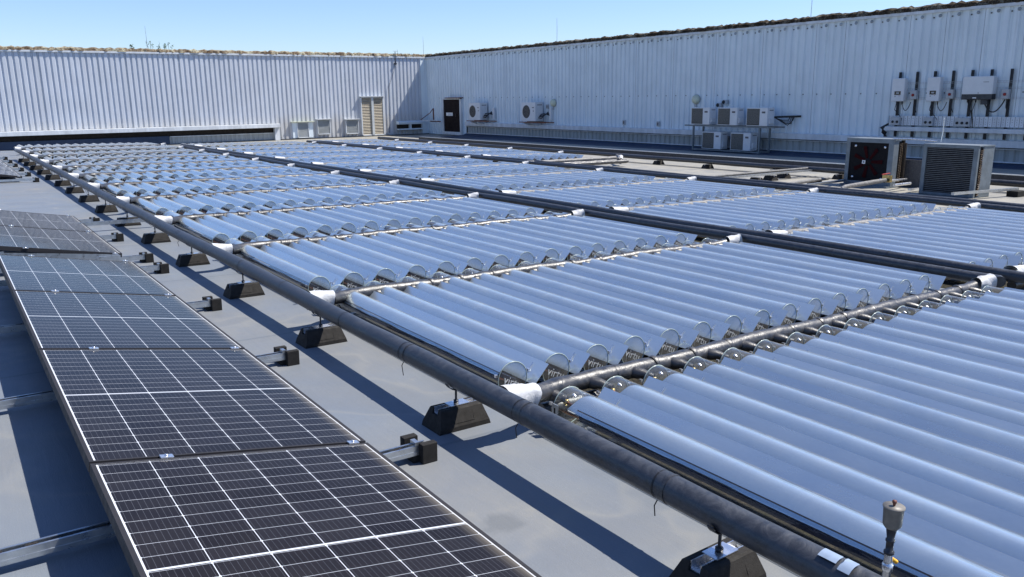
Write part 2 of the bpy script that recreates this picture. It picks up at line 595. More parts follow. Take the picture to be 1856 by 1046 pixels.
M_YEL = vary('yellow_handle', (0.80, 0.42, 0.02), 0.4, 0, 0.1, 20)
M_CUP = vary('grey_brown_cup', (0.17, 0.155, 0.135), 0.5, 0, 0.25, 50)
M_BLTAPE = vary('pale_blue_tape', (0.26, 0.33, 0.44), 0.4, 0, 0.15, 20)
M_CONC = vary('concrete_paver', (0.16, 0.15, 0.145), 0.9, 0, 0.35, 40, bstr=0.5, bscale=160)
M_LEAF = vary('green_leaf', (0.06, 0.11, 0.02), 0.6, 0, 0.4, 20)
M_GROUND = vary('town_ground', (0.14, 0.15, 0.12), 0.9, 0, 0.4, 0.05)


def make_moss(name, a, b, c):
    k = NM(name)
    n1 = k.noise(3.2, 6, 0.75)
    n2 = k.noise(22, 5, 0.75)
    col = k.ramp(k.math('ADD', k.math('MULTIPLY', n1, 0.6), k.math('MULTIPLY', n2, 0.4)), [(0.40, a), (0.50, b), (0.60, c)])
    return k.bsdf(col, 0.95, 0, 0.2, n2, 1.0, 0.05)


M_MOSS_L = make_moss('lichen_crust', (0.05, 0.030, 0.018), (0.20, 0.15, 0.10), (0.50, 0.49, 0.36))
M_MOSS_R = make_moss('backlit_moss_crust', (0.020, 0.014, 0.008), (0.07, 0.05, 0.03), (0.26, 0.24, 0.19))  # darker copy of the parapet crust, backlit shade put into its colour

# ------------------------------------------------------------------ ground and roof deck (setting)
g = MB()
g.add([(-900, -900, -9), (900, -900, -9), (900, 900, -9), (-900, 900, -9)], [(0, 1, 2, 3)])
tag(g.build('ground', M_GROUND), kind='structure')

XR, YL = 21.8, 39.2       # faces of the right and the far wall
ZW = 3.42                 # top of the cladding
rb = MB()
xs = [-14 + 1.0 * i for i in range(36)] + [XR + 0.3]
ys = [-6 + 1.0 * i for i in range(35)] + [29.5, 30.5, 31.5, 32, 32.5, 33, 33.5, 34.1, 36, 38, 39.5]
ys = sorted(set(ys))
vs = [(x, y, RZ(x, y)) for y in ys for x in xs]
nx = len(xs)
fs = [(j * nx + i, j * nx + i + 1, (j + 1) * nx + i + 1, (j + 1) * nx + i) for j in range(len(ys) - 1) for i in range(nx - 1)]
rb.add(vs, fs, 0, True)
tag(rb.build('roof', M_ROOF), kind='structure')
# building body below the deck
bb = MB()
bb.box((-14.02, -6.02, -8.98), (22.2, 39.6, -0.75))
tag(bb.build('building_body', M_CLAD_LOW), 'plain building block carrying the flat roof', 'building')
# gritty strip under the collectors
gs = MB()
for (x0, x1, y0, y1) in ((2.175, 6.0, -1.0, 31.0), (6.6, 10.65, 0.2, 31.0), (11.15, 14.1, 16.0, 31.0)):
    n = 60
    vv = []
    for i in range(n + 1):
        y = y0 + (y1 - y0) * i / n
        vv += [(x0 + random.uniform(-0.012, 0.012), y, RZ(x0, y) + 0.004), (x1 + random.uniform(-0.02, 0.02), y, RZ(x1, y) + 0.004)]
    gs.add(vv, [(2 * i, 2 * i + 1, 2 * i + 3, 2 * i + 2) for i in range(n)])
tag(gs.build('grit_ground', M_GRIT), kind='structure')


# ------------------------------------------------------------------ walls
def clad_profile(t0, t1, period, amp, fr=(0.46, 0.58, 0.88), phase=0.0):
    """list of (t, depth): 0 = outermost crown, amp = groove"""
    pts = []
    n0 = math.floor((t0 - phase) / period)
    n1 = math.ceil((t1 - phase) / period)
    for n in range(n0, n1 + 1):
        b = phase + n * period
        for a, d in ((0.0, 0), (fr[0], 0), (fr[1], amp), (fr[2], amp)):
            t = b + a * period
            if t0 <= t <= t1:
                pts.append((t, d))
    return [(t0, 0.0)] + pts + [(t1, 0.0)]


def clad_sheet(mb, prof, z0, z1, face, mi=0):
    """face: ('y', Y) outward -Y ; ('x', X) outward -X"""
    vs = []
    for t, d in prof:
        for z in (z0, z1):
            vs.append((t, face[1] + d, z) if face[0] == 'y' else (face[1] + d, t, z))
    fs = [(2 * i, 2 * i + 2, 2 * i + 3, 2 * i + 1) for i in range(len(prof) - 1)]
    mb.add(vs, fs, mi)


def moss_strip(name, parent, mat, face, t0, t1, z, h, seed):
    rnd = random.Random(seed)
    m = MB()
    t = t0
    step = 0.11
    prof_n = 7
    ring = []
    vs = []
    k = 0
    while t <= t1:
        hh = h * rnd.uniform(0.78, 1.12)
        ww = 0.16 * rnd.uniform(0.8, 1.25)
        for j in range(prof_n):
            a = pi * j / (prof_n - 1)
            off = -cos(a) * ww + rnd.uniform(-0.02, 0.02)
            zz = z + hh * (sin(a) ** 0.6) * rnd.uniform(0.85, 1.1) if 0 < j < prof_n - 1 else z
            vs.append((t, face[1] + 0.12 + off, zz) if face[0] == 'y' else (face[1] + 0.12 + off, t, zz))
        t += step * rnd.uniform(0.7, 1.3)
        k += 1
    fs = []
    for i in range(k - 1):
        for j in range(prof_n - 1):
            a = i * prof_n + j
            fs.append((a, a + 1, a + prof_n + 1, a + prof_n))
    m.add(vs, fs, 0, False)
    m.build(name, mat, parent)


XL0 = -14.0
wl = empty('cladding_wall', (0, 0, 0))
tag(wl, 'sunlit ribbed pale metal wall closing the far side of the roof', 'wall')
m = MB()
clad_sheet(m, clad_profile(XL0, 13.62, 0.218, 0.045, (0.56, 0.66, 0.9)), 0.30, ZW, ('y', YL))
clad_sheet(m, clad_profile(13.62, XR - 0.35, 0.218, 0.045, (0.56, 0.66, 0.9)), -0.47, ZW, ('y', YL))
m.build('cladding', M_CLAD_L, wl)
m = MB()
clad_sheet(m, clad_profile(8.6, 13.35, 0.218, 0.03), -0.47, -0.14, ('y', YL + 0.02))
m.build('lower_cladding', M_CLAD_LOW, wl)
m = MB()
m.box((XL0, YL - 0.30, 0.11), (13.60, YL + 0.05, 0.29), 0, None, 0.012)
m.box((13.36, YL - 0.16, -0.49), (13.60, YL + 0.05, 0.108))
m.build('gutter_ledge', M_TRIM, wl)
m = MB()
m.box((XL0, YL + 0.053, -0.49), (13.36, YL + 0.058, 0.12))
m.build('shadow_gap', M_VOID, wl)
m = MB()
m.box((8.62, YL - 0.06, -0.16), (13.34, YL + 0.028, -0.13))
m.build('drip_strip', M_TRIM, wl)
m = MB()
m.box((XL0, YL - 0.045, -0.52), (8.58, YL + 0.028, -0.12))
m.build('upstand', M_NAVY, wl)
m = MB()
m.box((XL0, YL - 0.09, -0.52), (XR - 0.02, YL - 0.047, -0.455))
m.build('base_kerb', M_DKSTEEL, wl)
m = MB()
m.box((XL0, YL - 0.05, ZW + 0.002), (XR - 0.052, YL + 0.30, ZW + 0.075))
m.build('coping', M_TRIM, wl)
m = MB()
m.box((XR - 0.35, YL - 0.02, -0.47), (XR - 0.0, YL + 0.03, ZW))
m.box((XR - 0.36, YL - 0.03, -0.47), (XR - 0.34, YL - 0.018, ZW - 0.002))
m.build('corner_flashing', M_CLAD_R, wl)
m = MB()
x = XL0 + 0.4
lr = random.Random(18)
while x < XR - 0.6:
    m.box((x, YL - 0.0035, 0.31 if x < 13.6 else -0.45), (x + 0.010, YL + 0.004, ZW - 0.01))
    x += 1.09 * (1 + lr.randint(0, 2))
m.build('sheet_laps', M_LAP, wl)
m = MB()
m.box((XL0, YL + 0.06, -1.0), (XR + 0.5, YL + 0.42, ZW))
m.build('wall_core', M_CLAD_LOW, wl)
moss_strip('lichen_verge', wl, M_MOSS_L, ('y', YL), XL0, XR + 0.1, ZW + 0.06, 0.165, 3)
# fixings: dark bolt heads along mid height
m = MB()
x = -6.0
i = 0
while x < XR - 0.5:
    if random.random() < 0.75:
        m.box((x - 0.012, YL + 0.028, 1.34), (x + 0.012, YL + 0.046, 1.365))
        m.box((x - 0.014, YL + 0.030, ZW - 0.10), (x + 0.014, YL + 0.046, ZW - 0.07))
    x += 0.218 if i % 2 else 0.436
    i += 1
m.build('fixing_bolts', M_DKSTEEL, wl)

wr = empty('cladding_wall', (0, 0, 0))
tag(wr, 'shaded ribbed pale blue metal wall along the right of the roof', 'wall')
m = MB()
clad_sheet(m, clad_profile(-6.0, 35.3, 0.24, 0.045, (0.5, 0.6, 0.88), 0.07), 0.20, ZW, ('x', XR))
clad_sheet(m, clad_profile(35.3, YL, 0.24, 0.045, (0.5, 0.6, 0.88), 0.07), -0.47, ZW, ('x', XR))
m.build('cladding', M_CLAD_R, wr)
m = MB()
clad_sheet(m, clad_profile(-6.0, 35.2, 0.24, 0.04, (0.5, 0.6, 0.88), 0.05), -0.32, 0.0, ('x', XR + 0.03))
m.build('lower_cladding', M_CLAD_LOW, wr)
m = MB()
m.box((XR + 0.075, -6, -0.5), (XR + 0.09, 35.3, 0.19))
m.build('shadow_gap', M_VOID, wr)
m = MB()
m.box((XR - 0.16, -6, 0.03), (XR + 0.06, 35.22, 0.205), 0, None, 0.01)
m.box((XR - 0.03, -6, -0.345), (XR + 0.03, 35.2, -0.315))
m.box((XR - 0.05, -6, -0.02), (XR + 0.03, 35.2, 0.004))
m.build('gutter_ledge', M_TRIM, wr)
m = MB()
m.prism([(XR + 0.04, -0.36), (XR - 0.08, -0.36), (XR - 0.22, -0.42), (XR - 1.5, -0.455), (XR - 1.5, -0.60), (XR + 0.04, -0.60)], -6, 35.3, 'y')  # upstand plus an apron over the roof, its navy painting the wall's shade
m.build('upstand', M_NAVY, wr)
m = MB()
m.box((XR - 0.05, -6, ZW - 0.02), (XR + 0.32, YL + 0.3, ZW + 0.055))
m.build('coping', M_TRIM, wr)
m = MB()
m.box((XR + 0.10, -6, -1.0), (XR + 0.45, YL + 0.06, ZW - 0.03))
m.build('wall_core', M_CLAD_LOW, wr)
m = MB()
y = 1.1
lr = random.Random(8)
while y < 38:
    m.box((XR - 0.0035, y, 0.22 if y < 35 else -0.4), (XR + 0.004, y + 0.010, ZW - 0.03))
    y += 0.96 * (1 + lr.randint(0, 1))
m.build('sheet_laps', M_LAP, wr)
moss_strip('moss_verge', wr, M_MOSS_R, ('x', XR), -6, YL + 0.2, ZW + 0.05, 0.165, 5)
m = MB()
y = 0.5
i = 0
while y < 38:
    m.box((XR + 0.026, y - 0.012, 1.36), (XR + 0.046, y + 0.012, 1.385))
    m.lathe([(0.0, -0.006), (0.045, -0.006), (0.045, 0.004)], (XR, y + 0.30, ZW - 0.10), 10, 1, 'x')
    m.box((XR + 0.026, y - 0.014, ZW - 0.15), (XR + 0.046, y + 0.014, ZW - 0.12))
    y += 0.48
m.build('fixing_bolts', [M_DKSTEEL, M_LAP], wr)


# ------------------------------------------------------------------ solar thermal collector banks
NT = 15
PITCHX = 0.2425
TR = 0.078
TL = 1.93         # tube length
KS = 1.125         # built size of a bank relative to its drawing
ZJ = 0.158         # manifold axis over the roof
ZT = 0.0970       # tube axis over the roof (before KS)
YK1 = [2.75, 5.0, 7.28, 9.55, 11.92, 14.3, 16.6, 18.9, 21.2, 23.5, 25.8, 28.1]
YK2 = [2.82, 5.06, 7.36, 9.75, 12.15, 14.6, 17.0, 19.4, 21.8, 24.3, 26.8, 29.2]
YK3 = [0, 0, 0, 0, 0, 15.2, 17.5, 19.9, 22.3, 24.65, 27.1, 29.4]
YKS = [YK1, YK2, YK3]
KM = 1.035        # where the manifolds lie along the same sight lines

# shared meshes, tube axis = local y from 0 (near end) to TL
m = MB()
n = 32
vs, fs = [], []
for yy in (0.0, TL):
    for j in range(n):
        a = 2 * pi * j / n
        vs.append((TR * cos(a), yy, TR * sin(a)))
fs = [(j, (j + 1) % n, n + (j + 1) % n, n + j) for j in range(n)]
m.add(vs, fs, 0, True)
ME_TUBE = m.mesh('glass_tube', M_GLASS)
ME_TUBE_FAR = ME_TUBE


def torus(mb, y, R, r, n=28, k=6, mi=0):
    vs, fs = [], []
    for i in range(n):
        a = 2 * pi * i / n
        for j in range(k):
            b = 2 * pi * j / k
            rr = R + r * cos(b)
            vs.append((rr * cos(a), y + r * sin(b), rr * sin(a)))
    for i in range(n):
        for j in range(k):
            fs.append((i * k + j, i * k + (j + 1) % k, ((i + 1) % n) * k + (j + 1) % k, ((i + 1) % n) * k + j))
    mb.add(vs, fs, mi, True)


def cap_mesh(name, bolt):
    m = MB()
    n = 28
    vs = [(TR * 0.98 * cos(2 * pi * j / n), 0, TR * 0.98 * sin(2 * pi * j / n)) for j in range(n)]
    m.add(vs, [tuple(range(n))], 0)
    torus(m, 0, TR, 0.0024, mi=1)
    m.box((TR + 0.004, -0.004, 0.018), (TR + 0.014, 0.010, 0.030), 2)
    m.box((-TR - 0.014, -0.004, 0.022), (-TR - 0.004, 0.010, 0.034), 2)
    if bolt:
        m.lathe([(0, -0.012), (0.007, -0.012), (0.009, -0.004), (0.010, 0.0)], (0.026, 0, 0.036), 10, 2, 'y')
        m.lathe([(0, -0.016), (0.004, -0.016), (0.004, 0.0)], (0.026, 0, 0.036), 8, 2, 'y')
    return m.mesh(name, [M_CAPGL, M_RIM, M_ALU])


ME_CAP = cap_mesh('end_cap', False)
ME_CAPB = cap_mesh('start_cap', True)
ME_CAPLOW = MB()
n = 18
ME_CAPLOW.add([(TR * 0.98 * cos(2 * pi * j / n), 0, TR * 0.98 * sin(2 * pi * j / n)) for j in range(n)], [tuple(range(n))], 0)
torus(ME_CAPLOW, 0, TR, 0.0024, 18, 5, 1)
ME_CAPLOW = ME_CAPLOW.mesh('end_cap', [M_CAPGL, M_RIM])

# absorber: tilted flat plate with a shallow dark box under it
CT = radians(-29)
m = MB()
c_, s_ = cos(CT), sin(CT)


def chord(u, v):
    return (u * c_ - v * s_, u * s_ + v * c_ + 0.004)


pr = [chord(-0.070, 0.0), chord(0.070, 0.0), chord(0.066, -0.006), chord(0.030, -0.042), chord(-0.030, -0.042), chord(-0.066, -0.006)]
m.prism(pr, 0.012, TL - 0.13, 'y')
ME_ABS = m.mesh('absorber', M_ABS)
# inner reflective film from the crest down the left side
rf = random.Random(4)
m = MB()
na, nl = 9, 26
vs = []
wob = [rf.uniform(-0.0018, 0.0018) for _ in range(nl + 1)]
FP = [(0.030, 0.0665), (0.014, 0.0715), (0.002, 0.0728), (-0.008, 0.0718), (-0.018, 0.0675), (-0.030, 0.0590), (-0.042, 0.0490), (-0.054, 0.0385), (-0.064, 0.0290), (-0.0695, 0.0225)]
for i in range(nl + 1):
    yy = 0.02 + (TL - 0.02 - 0.125) * i / nl
    for j in range(na + 1):
        a, b_ = FP[j]
        yo = yy + (0.05 * (j / na) if i == nl else 0)
        wz = wob[i] * (1 if j == na else 0)
        vs.append((a + wz * 0.6, yo, b_ + wz))
fs = [(i * (na + 1) + j, i * (na + 1) + j + 1, (i + 1) * (na + 1) + j + 1, (i + 1) * (na + 1) + j) for i in range(nl) for j in range(na)]
m.add(vs, fs, 0, True)
ME_FILM = m.mesh('inner_film', M_FILM)
# black end plate with strip under the chord, near end
m = MB()
n = 22
pp = []
for j in range(n + 1):
    a = radians(158 + (360 - 158 - 32 - 22) * j / n)
    pp.append((0.070 * cos(a), 0.070 * sin(a)))
vs = [(a, 0.012, b) for a, b in pp]
m.add(vs, [tuple(range(len(vs)))], 0)
m.add([(-0.066, 0.010, 0.018), (0.01, 0.010, -0.022), (0.01, 0.010, -0.027), (-0.066, 0.010, 0.008)], [(0, 1, 2, 3)], 1)
for q in (-0.03, 0.012):
    m.add([(q, 0.0095, -0.012 - q * 0.4), (q + 0.002, 0.0095, -0.012 - q * 0.4), (q - 0.012, 0.0095, -0.066), (q - 0.014, 0.0095, -0.066)], [(0, 1, 2, 3)], 2)
ME_ENDPL = m.mesh('end_plate', [M_BLACKPL, M_RUST, M_GREYBOX])


def text_mesh(txt, size, mat, name, ext=0.0006):
    cu = bpy.data.curves.new(name, 'FONT')
    cu.body = txt
    cu.size = size
    cu.extrude = ext
    cu.align_x = 'CENTER'
    cu.align_y = 'CENTER'
    to = bpy.data.objects.new(name, cu)
    COL.objects.link(to)
    bpy.context.view_layer.update()
    me = bpy.data.meshes.new_from_object(to.evaluated_get(bpy.context.evaluated_depsgraph_get()))
    bpy.data.objects.remove(to, do_unlink=True)
    me.name = name
    me.materials.clear()
    me.materials.append(mat)
    return me


ME_TXT = text_mesh('virtu', 0.056, M_WHITE, 'lettering')
# copper connection in the clear part of the tube, start end
m = MB()
m.tube([(-0.020, TL + 0.01, 0.022), (-0.020, TL - 0.05, 0.020), (-0.018, TL - 0.15, 0.018)], 0.0065, 10, 0)
m.tube([(-0.036, TL + 0.01, -0.012), (-0.036, TL - 0.06, -0.012), (-0.030, TL - 0.15, -0.008)], 0.0055, 8, 0)
m.lathe([(0.006, 0.0), (0.013, 0.0), (0.013, 0.014), (0.006, 0.014)], (-0.020, TL - 0.02, 0.022), 6, 1, 'y')
m.box((-0.045, TL - 0.12, 0.000), (0.03, TL - 0.05, 0.004), 2)
m.box((-0.020, TL - 0.125, -0.05), (0.045, TL - 0.115, 0.01), 2)
ME_COP = m.mesh('copper_pipe', [M_COPPER, M_BRASS, M_GREYBOX])
# flat reflector between this tube and the next (local to the tube axis)
P0, P1_ = (0.073, -0.024), (0.150, 0.062)
m = MB()


def plate(mb, p0, p1, y0, y1, th=0.0015):
    dx, dz = p1[0] - p0[0], p1[1] - p0[1]
    L = sqrt(dx * dx + dz * dz)
    nx_, nz_ = -dz / L * th, dx / L * th
    mb.prism([p0, p1, (p1[0] - nx_, p1[1] - nz_), (p0[0] - nx_, p0[1] - nz_)], y0, y1, 'y')


plate(m, P0, P1_, -0.07, TL - 0.045)
ME_PLATE = m.mesh('reflector', M_MIRROR)
# hooks
def clip_mesh():
    m = MB()
    m.tube([(0.105, 0, 0.006), (0.105, 0, 0.022), (0.118, 0.004, 0.031), (0.130, 0.002, 0.050)], [0.0055, 0.0040, 0.0024, 0.0024], 8, 0)
    return m.mesh('clip', M_ALU)


ME_CLIP = clip_mesh()
# tube bracket
m = MB()
for yy in (TL - 0.035,):
    m.box((-0.098, yy - 0.012, -0.090), (-0.092, yy + 0.022, 0.034), 0)
    m.box((-0.098, yy - 0.06, -0.095), (0.10, yy + 0.03, -0.0912), 0)
    prof = []
    for j in range(13):
        a = radians(200 + 140 * j / 12)
        prof.append((0.083 * cos(a), 0.083 * sin(a)))
    for j in range(12, -1, -1):
        a = radians(200 + 140 * j / 12)
        prof.append((0.090 * cos(a), 0.090 * sin(a)))
    m.prism(prof, yy - 0.012, yy + 0.018, 'y', 0)
    m.box((0.055, yy - 0.01, -0.091), (0.061, yy + 0.02, -0.06), 0)
    m.box((-0.088, yy - 0.01, -0.091), (-0.082, yy + 0.02, -0.02), 0)
    for q in range(3):
        m.box((-0.0995, yy + 0.002, -0.08 + q * 0.037), (-0.0985, yy + 0.009, -0.055 + q * 0.037), 1)
ME_BRACK = m.mesh('bracket', [M_GALV, M_VOID])
m = MB()
W = PITCHX * (NT - 1)
m.box((-0.08, 0.10, -0.095), (W + 0.2, 0.14, -0.0795), 0)
ME_RAIL = m.mesh('support_rail', M_DKSTEEL)


TRND = random.Random(21)


def tube_thing(parent, x, detail, first):
    t = ob('glass_tube', ME_TUBE, parent, (x + TRND.uniform(-0.002, 0.002), TRND.uniform(-0.004, 0.004), ZT + TRND.uniform(-0.0015, 0.0015)), (TRND.uniform(-0.001, 0.001), radians(TRND.uniform(-2.0, 2.0)), TRND.uniform(-0.0012, 0.0012)))
    ob('absorber', ME_ABS, t)
    ob('inner_film', ME_FILM, t)
    if detail >= 1:
        ob('end_cap', ME_CAP if detail >= 2 else ME_CAPLOW, t)
        ob('start_cap', ME_CAPB if detail >= 2 else ME_CAPLOW, t, (0, TL, 0), (0, 0, 0))
        ob('end_plate', ME_ENDPL, t)
    else:
        ob('end_cap', ME_CAPLOW, t)
    if detail >= 2:
        ob('copper_pipe', ME_COP, t)
        L = ob('lettering', ME_TXT, t, (0.006, 0.0086, -0.023), (radians(90), radians(27), 0))
    r = ob('reflector', ME_PLATE, parent, (x, TRND.uniform(-0.006, 0.006), ZT), (0, TRND.uniform(-0.02, 0.02), TRND.uniform(-0.0015, 0.0015)))
    if detail >= 1:
        ob('clip', ME_CLIP, r, (0, 0.02, 0))
        ob('clip', ME_CLIP, r, (0, TL - 0.16, 0))
    return t


COLS = [('left column', 1.955 * KS, list(range(-1, 11)), 15),
        ('middle column', 6.12 * KS, list(range(0, 10)), 15),
        ('far right column', 11.62, list(range(5, 10)), 10)]
for ci, (cname, X0, ks, nt_) in enumerate(COLS):
    YK = YKS[ci]
    for k in ks:
        ynear = (YK[k] + 0.08) * KS if k >= 0 else (YK[0] - 0.32) * KS - TL * KS
        root = fe('collector_bank', X0, ynear)
        root.scale = (KS, KS, KS)
        pos = ORD[ks.index(k)]
        if ci == 0 and k == -1:
            lb = 'closest bank of blue glass tubes, cut off at the lower right of the photo'
        else:
            lb = 'blue reflecting bank of glass tubes, %s from the front in the %s' % (pos, cname)
            if ci == 0 and k >= 6:
                lb = 'grey looking bank of glass tubes, %s from the front in the %s' % (pos, cname)
        tag(root, lb, 'solar collector', 'banks of solar thermal tube collectors')
        if ci == 0:
            det = 2 if k <= 1 else (1 if k <= 4 else 0)
        elif ci == 1:
            det = 1 if k <= 3 else 0
        else:
            det = 0
        for i in range(nt_):
            tube_thing(root, i * PITCHX, det, i == 0)
        if det >= 1:
            ob('bracket', ME_BRACK, root, (0, 0, ZT))
        for yy in (0.0, TL - 0.35):
            sr = ob('support_rail', ME_RAIL, root, (0, yy, ZT))
            if nt_ < NT:
                sr.scale = (nt_ / NT, 1, 1)


# ------------------------------------------------------------------ manifolds
def wob_pts(p0, p1, n, amp, rnd):
    p0, p1 = Vector(p0), Vector(p1)
    out = []
    for i in range(n + 1):
        p = p0.lerp(p1, i / n)
        p += Vector((rnd.uniform(-amp, amp), rnd.uniform(-amp, amp), rnd.uniform(-amp, amp)))
        out.append(p)
    return out


def make_wrap_mesh(p0, p1, r, rnd, n=7, name='white_wrap'):
    mm = MB()
    pts = wob_pts(p0, p1, n, 0.002, rnd)
    rs = [r * (1.08 if i in (0, n) else rnd.uniform(0.93, 1.04)) for i in range(n + 1)]
    mm.tube(pts, rs, 16, 0, False, lambda i, th: 1 + 0.07 * sin(3 * th + i * 0.9) + rnd.uniform(-0.03, 0.03) + (0.35 * max(0, -sin(th)) ** 2))
    return mm


def manifold(ci, k, X0, pipe_l, pipe_r, rnd, pos, cname, nt_):
    y = YKS[ci][k] * KM
    root = fe('manifold_pipe', X0, y)
    det = (k <= 4 and ci < 2)
    P = PITCHX * KS
    dyj = YKS[ci][k] - y
    x0 = pipe_l + (0.20 if ci == 0 else 0.28) - X0
    x1 = P * (nt_ - 1) + 0.01
    mm = MB()
    pts, rs = [], []
    nseg = nt_ * 6
    for i in range(nseg + 1):
        x = x0 + (x1 - x0) * i / nseg
        ph = (x / P) % 1.0
        bulge = 0.12 * math.exp(-((min(ph, 1 - ph)) / 0.10) ** 2)
        pts.append((x, rnd.uniform(-0.002, 0.002) + dyj * 0.75 * max(0, 1 - (x - x0) / 0.36) ** 2, ZJ + 0.022 * max(0, 1 - (x - x0) / 0.36) ** 2 + rnd.uniform(-0.0015, 0.0015) + 0.005 * sin(i * 0.21)))
        rs.append((0.043 if ci == 0 else 0.038) * (1 + bulge + rnd.uniform(-0.03, 0.03)))
    pts += [(x1 + 0.06, -0.005, ZJ + 0.012), (x1 + 0.12, -0.010, ZJ + 0.025)]
    rs += [0.041, 0.040]
    mm.tube(pts, rs, 14, 0, True, lambda i, th: 1 + 0.03 * sin(5 * th + i))
    mat = M_FOIL if ci == 0 else M_FOILD
    mm.build('lagged_pipe', mat, root)
    if det:
        for i in range(nt_ - 1):
            tr = MB()
            xx = i * P + 0.085 + rnd.uniform(-0.02, 0.02)
            tr.tube([(xx, 0, ZJ), (xx + 0.004, 0, ZJ + 0.001), (xx + 0.014, 0, ZJ)], [q_ * (1.0 if ci == 0 else 0.88) for q_ in (0.045, 0.0475, 0.0455)], 14, 0, False)
            tr.build('tape_ring', mat, root)
    yn = (YKS[ci][k] - 0.32) * KS - y
    if k > 0 or ci == 0:
        for i in range(nt_):
            s = MB()
            xx = i * P
            if det:
                s.tube([(xx - 0.075, -0.01, ZJ - 0.002), (xx - 0.065, -0.05, ZJ - 0.002), (xx - 0.045, yn * 0.6, ZJ - 0.004), (xx - 0.022, yn - 0.01, ZJ - 0.012)],
                       [0.031, 0.029, 0.026, 0.017], 10, 0)
            else:
                s.tube([(xx - 0.05, -0.01, ZJ), (xx - 0.020, yn, ZJ - 0.01)], 0.022, 6, 0)
            s.build('branch_stub', M_FOIL if ci == 0 else M_FOILD, root)
    e = MB()
    e.tube([(-0.09, -0.02, ZJ - 0.085), (0.25, -0.02, ZJ - 0.085)], 0.036, 16, 0)
    e.build('return_pipe_end', M_FOIL, root)
    xl = pipe_l + 0.045 - X0
    wl_ = make_wrap_mesh((xl, dyj * 0.78, 0.208), (xl + (0.17 if ci == 0 else 0.25), dyj * 0.74, ZJ + 0.030), 0.050, rnd)
    wl_.build('white_wrap', M_WWRAP, root)
    wr_ = make_wrap_mesh((x1 + 0.06, -0.01, ZJ + 0.022), (x1 + 0.20, -0.05, ZJ + 0.045), 0.048, rnd)
    wr_.build('white_wrap', M_WWRAP, root)
    tag(root, 'lagged manifold with white wrapped ends, %s from the front in the %s' % (pos, cname), 'pipe', 'lagged manifolds between collector banks')


PL = [1.81, 6.57, 11.28]
rnd = random.Random(11)
for ci, (cname, X0, ks, nt_) in enumerate(COLS):
    kk = [k for k in ks if k >= 0] + [max(ks) + 1]
    for k in kk:
        if ci == 2 and k == 5:
            continue
        manifold(ci, k, X0, PL[ci], None, rnd, ORD[kk.index(k) - (1 if ci == 2 else 0)], cname, nt_)


# ------------------------------------------------------------------ long lagged pipes
def long_pipe(name, x, h, y0, y1, r, label, mat, ringstep=1.0, seed=0, extra_start=None, extra_end=None, amp=0.006):
    rnd = random.Random(seed)
    root = fe(name, x, y0)
    mm = MB()
    pts = []
    if extra_start:
        pts += [Vector(p) for p in extra_start]
    n = int((y1 - y0) / 0.22)
    for i in range(n + 1):
        yy = (y1 - y0) * i / n
        pts.append(Vector((amp * sin(yy * 1.1 + seed) + rnd.uniform(-0.0015, 0.0015), yy, h + amp * 0.8 * sin(yy * 1.7 + 2 * seed) + rnd.uniform(-0.001, 0.001))))
    if extra_end:
        pts += [Vector(p) for p in extra_end]
    mm.tube(pts, r, 20, 0, True, lambda i, th: 1 + 0.015 * sin(2 * th + i) + rnd.uniform(-0.006, 0.006))
    mm.build('lagging', mat, root)
    rr = MB()
    yy = 0.4
    while yy < (y1 - y0):
        c = Vector((amp * sin(yy * 1.1 + seed), yy, h + amp * 0.8 * sin(yy * 1.7 + 2 * seed)))
        rr.tube([c, c + Vector((0, 0.012, 0))], r * 1.035, 20, 0, False)
        if x < 3 and rnd.random() < 0.6:
            tie = MB()
            tie.tube([c + Vector((-0.02, 0.05, -r)), c + Vector((-0.028, 0.055, -r - 0.02)), c + Vector((-0.018, 0.06, -r - 0.05 - 0.03 * rnd.random()))], 0.0022, 5, 0)
            tie.tube([c + Vector((0, 0.048, 0)), c + Vector((0, 0.054, 0))], r * 1.03, 16, 0, False)
            tie.build('cable_tie', M_CABLE, root)
        yy += ringstep * rnd.uniform(0.75, 1.25)
    rr.build('tape_rings', M_FOIL, root)
    tag(root, label, 'pipe', None)
    return root


mp = long_pipe('main_pipe', 1.81, 0.222, -0.6, 26.1, 0.050, 'thick black lagged main pipe running the length of the left column', M_PIPE, 0.95, 1)
# tape patches on the near end of the main pipe
m = MB()
for (yy, a0, a1, l) in ((1.70, 82, 122, 0.055), (1.655, 78, 135, 0.035)):
    vs = []
    for i in range(4):
        for j in range(5):
            a = radians(a0 + (a1 - a0) * j / 4)
            vs.append((0.0525 * cos(a), yy + l * i / 3 + 0.008 * ((i * j) % 3), 0.222 + 0.0525 * sin(a)))
    m.add(vs, [(i * 5 + j, i * 5 + j + 1, i * 5 + j + 6, i * 5 + j + 5) for i in range(3) for j in range(4)], 0, True)
m.build('tape_patch', M_BLTAPE, mp)
long_pipe('main_pipe', 6.29, 0.195, 2.78, 27.2, 0.043, 'nearer pipe of the left pipe pair, ending at the front manifold', M_PIPE, 1.0, 2,
          extra_start=[(-0.02, -0.02, 0.190)])
long_pipe('main_pipe', 6.57, 0.197, -0.3, 28.3, 0.043, 'farther black pipe of the left pipe pair, running on past the front elbow', M_PIPE, 1.1, 3)
long_pipe('main_pipe', 11.02, 0.195, -1.0, 28.8, 0.043, 'nearer black pipe of the pipe pair right of the middle column', M_PIPE, 1.0, 4)
long_pipe('main_pipe', 11.28, 0.197, -1.0, 28.8, 0.045, 'farther black pipe of the pipe pair right of the middle column', M_PIPE, 1.1, 5)
long_pipe('main_pipe', 15.15, 0.16, -2.0, 31.5, 0.055, 'dusty lagged pipe crossing the bare beige roof near the right wall', M_FOIL, 1.3, 6)
long_pipe('main_pipe', 15.32, 0.15, -2.0, 31.5, 0.050, 'black lagged pipe behind the dusty one near the right wall', M_PIPE, 1.3, 7)
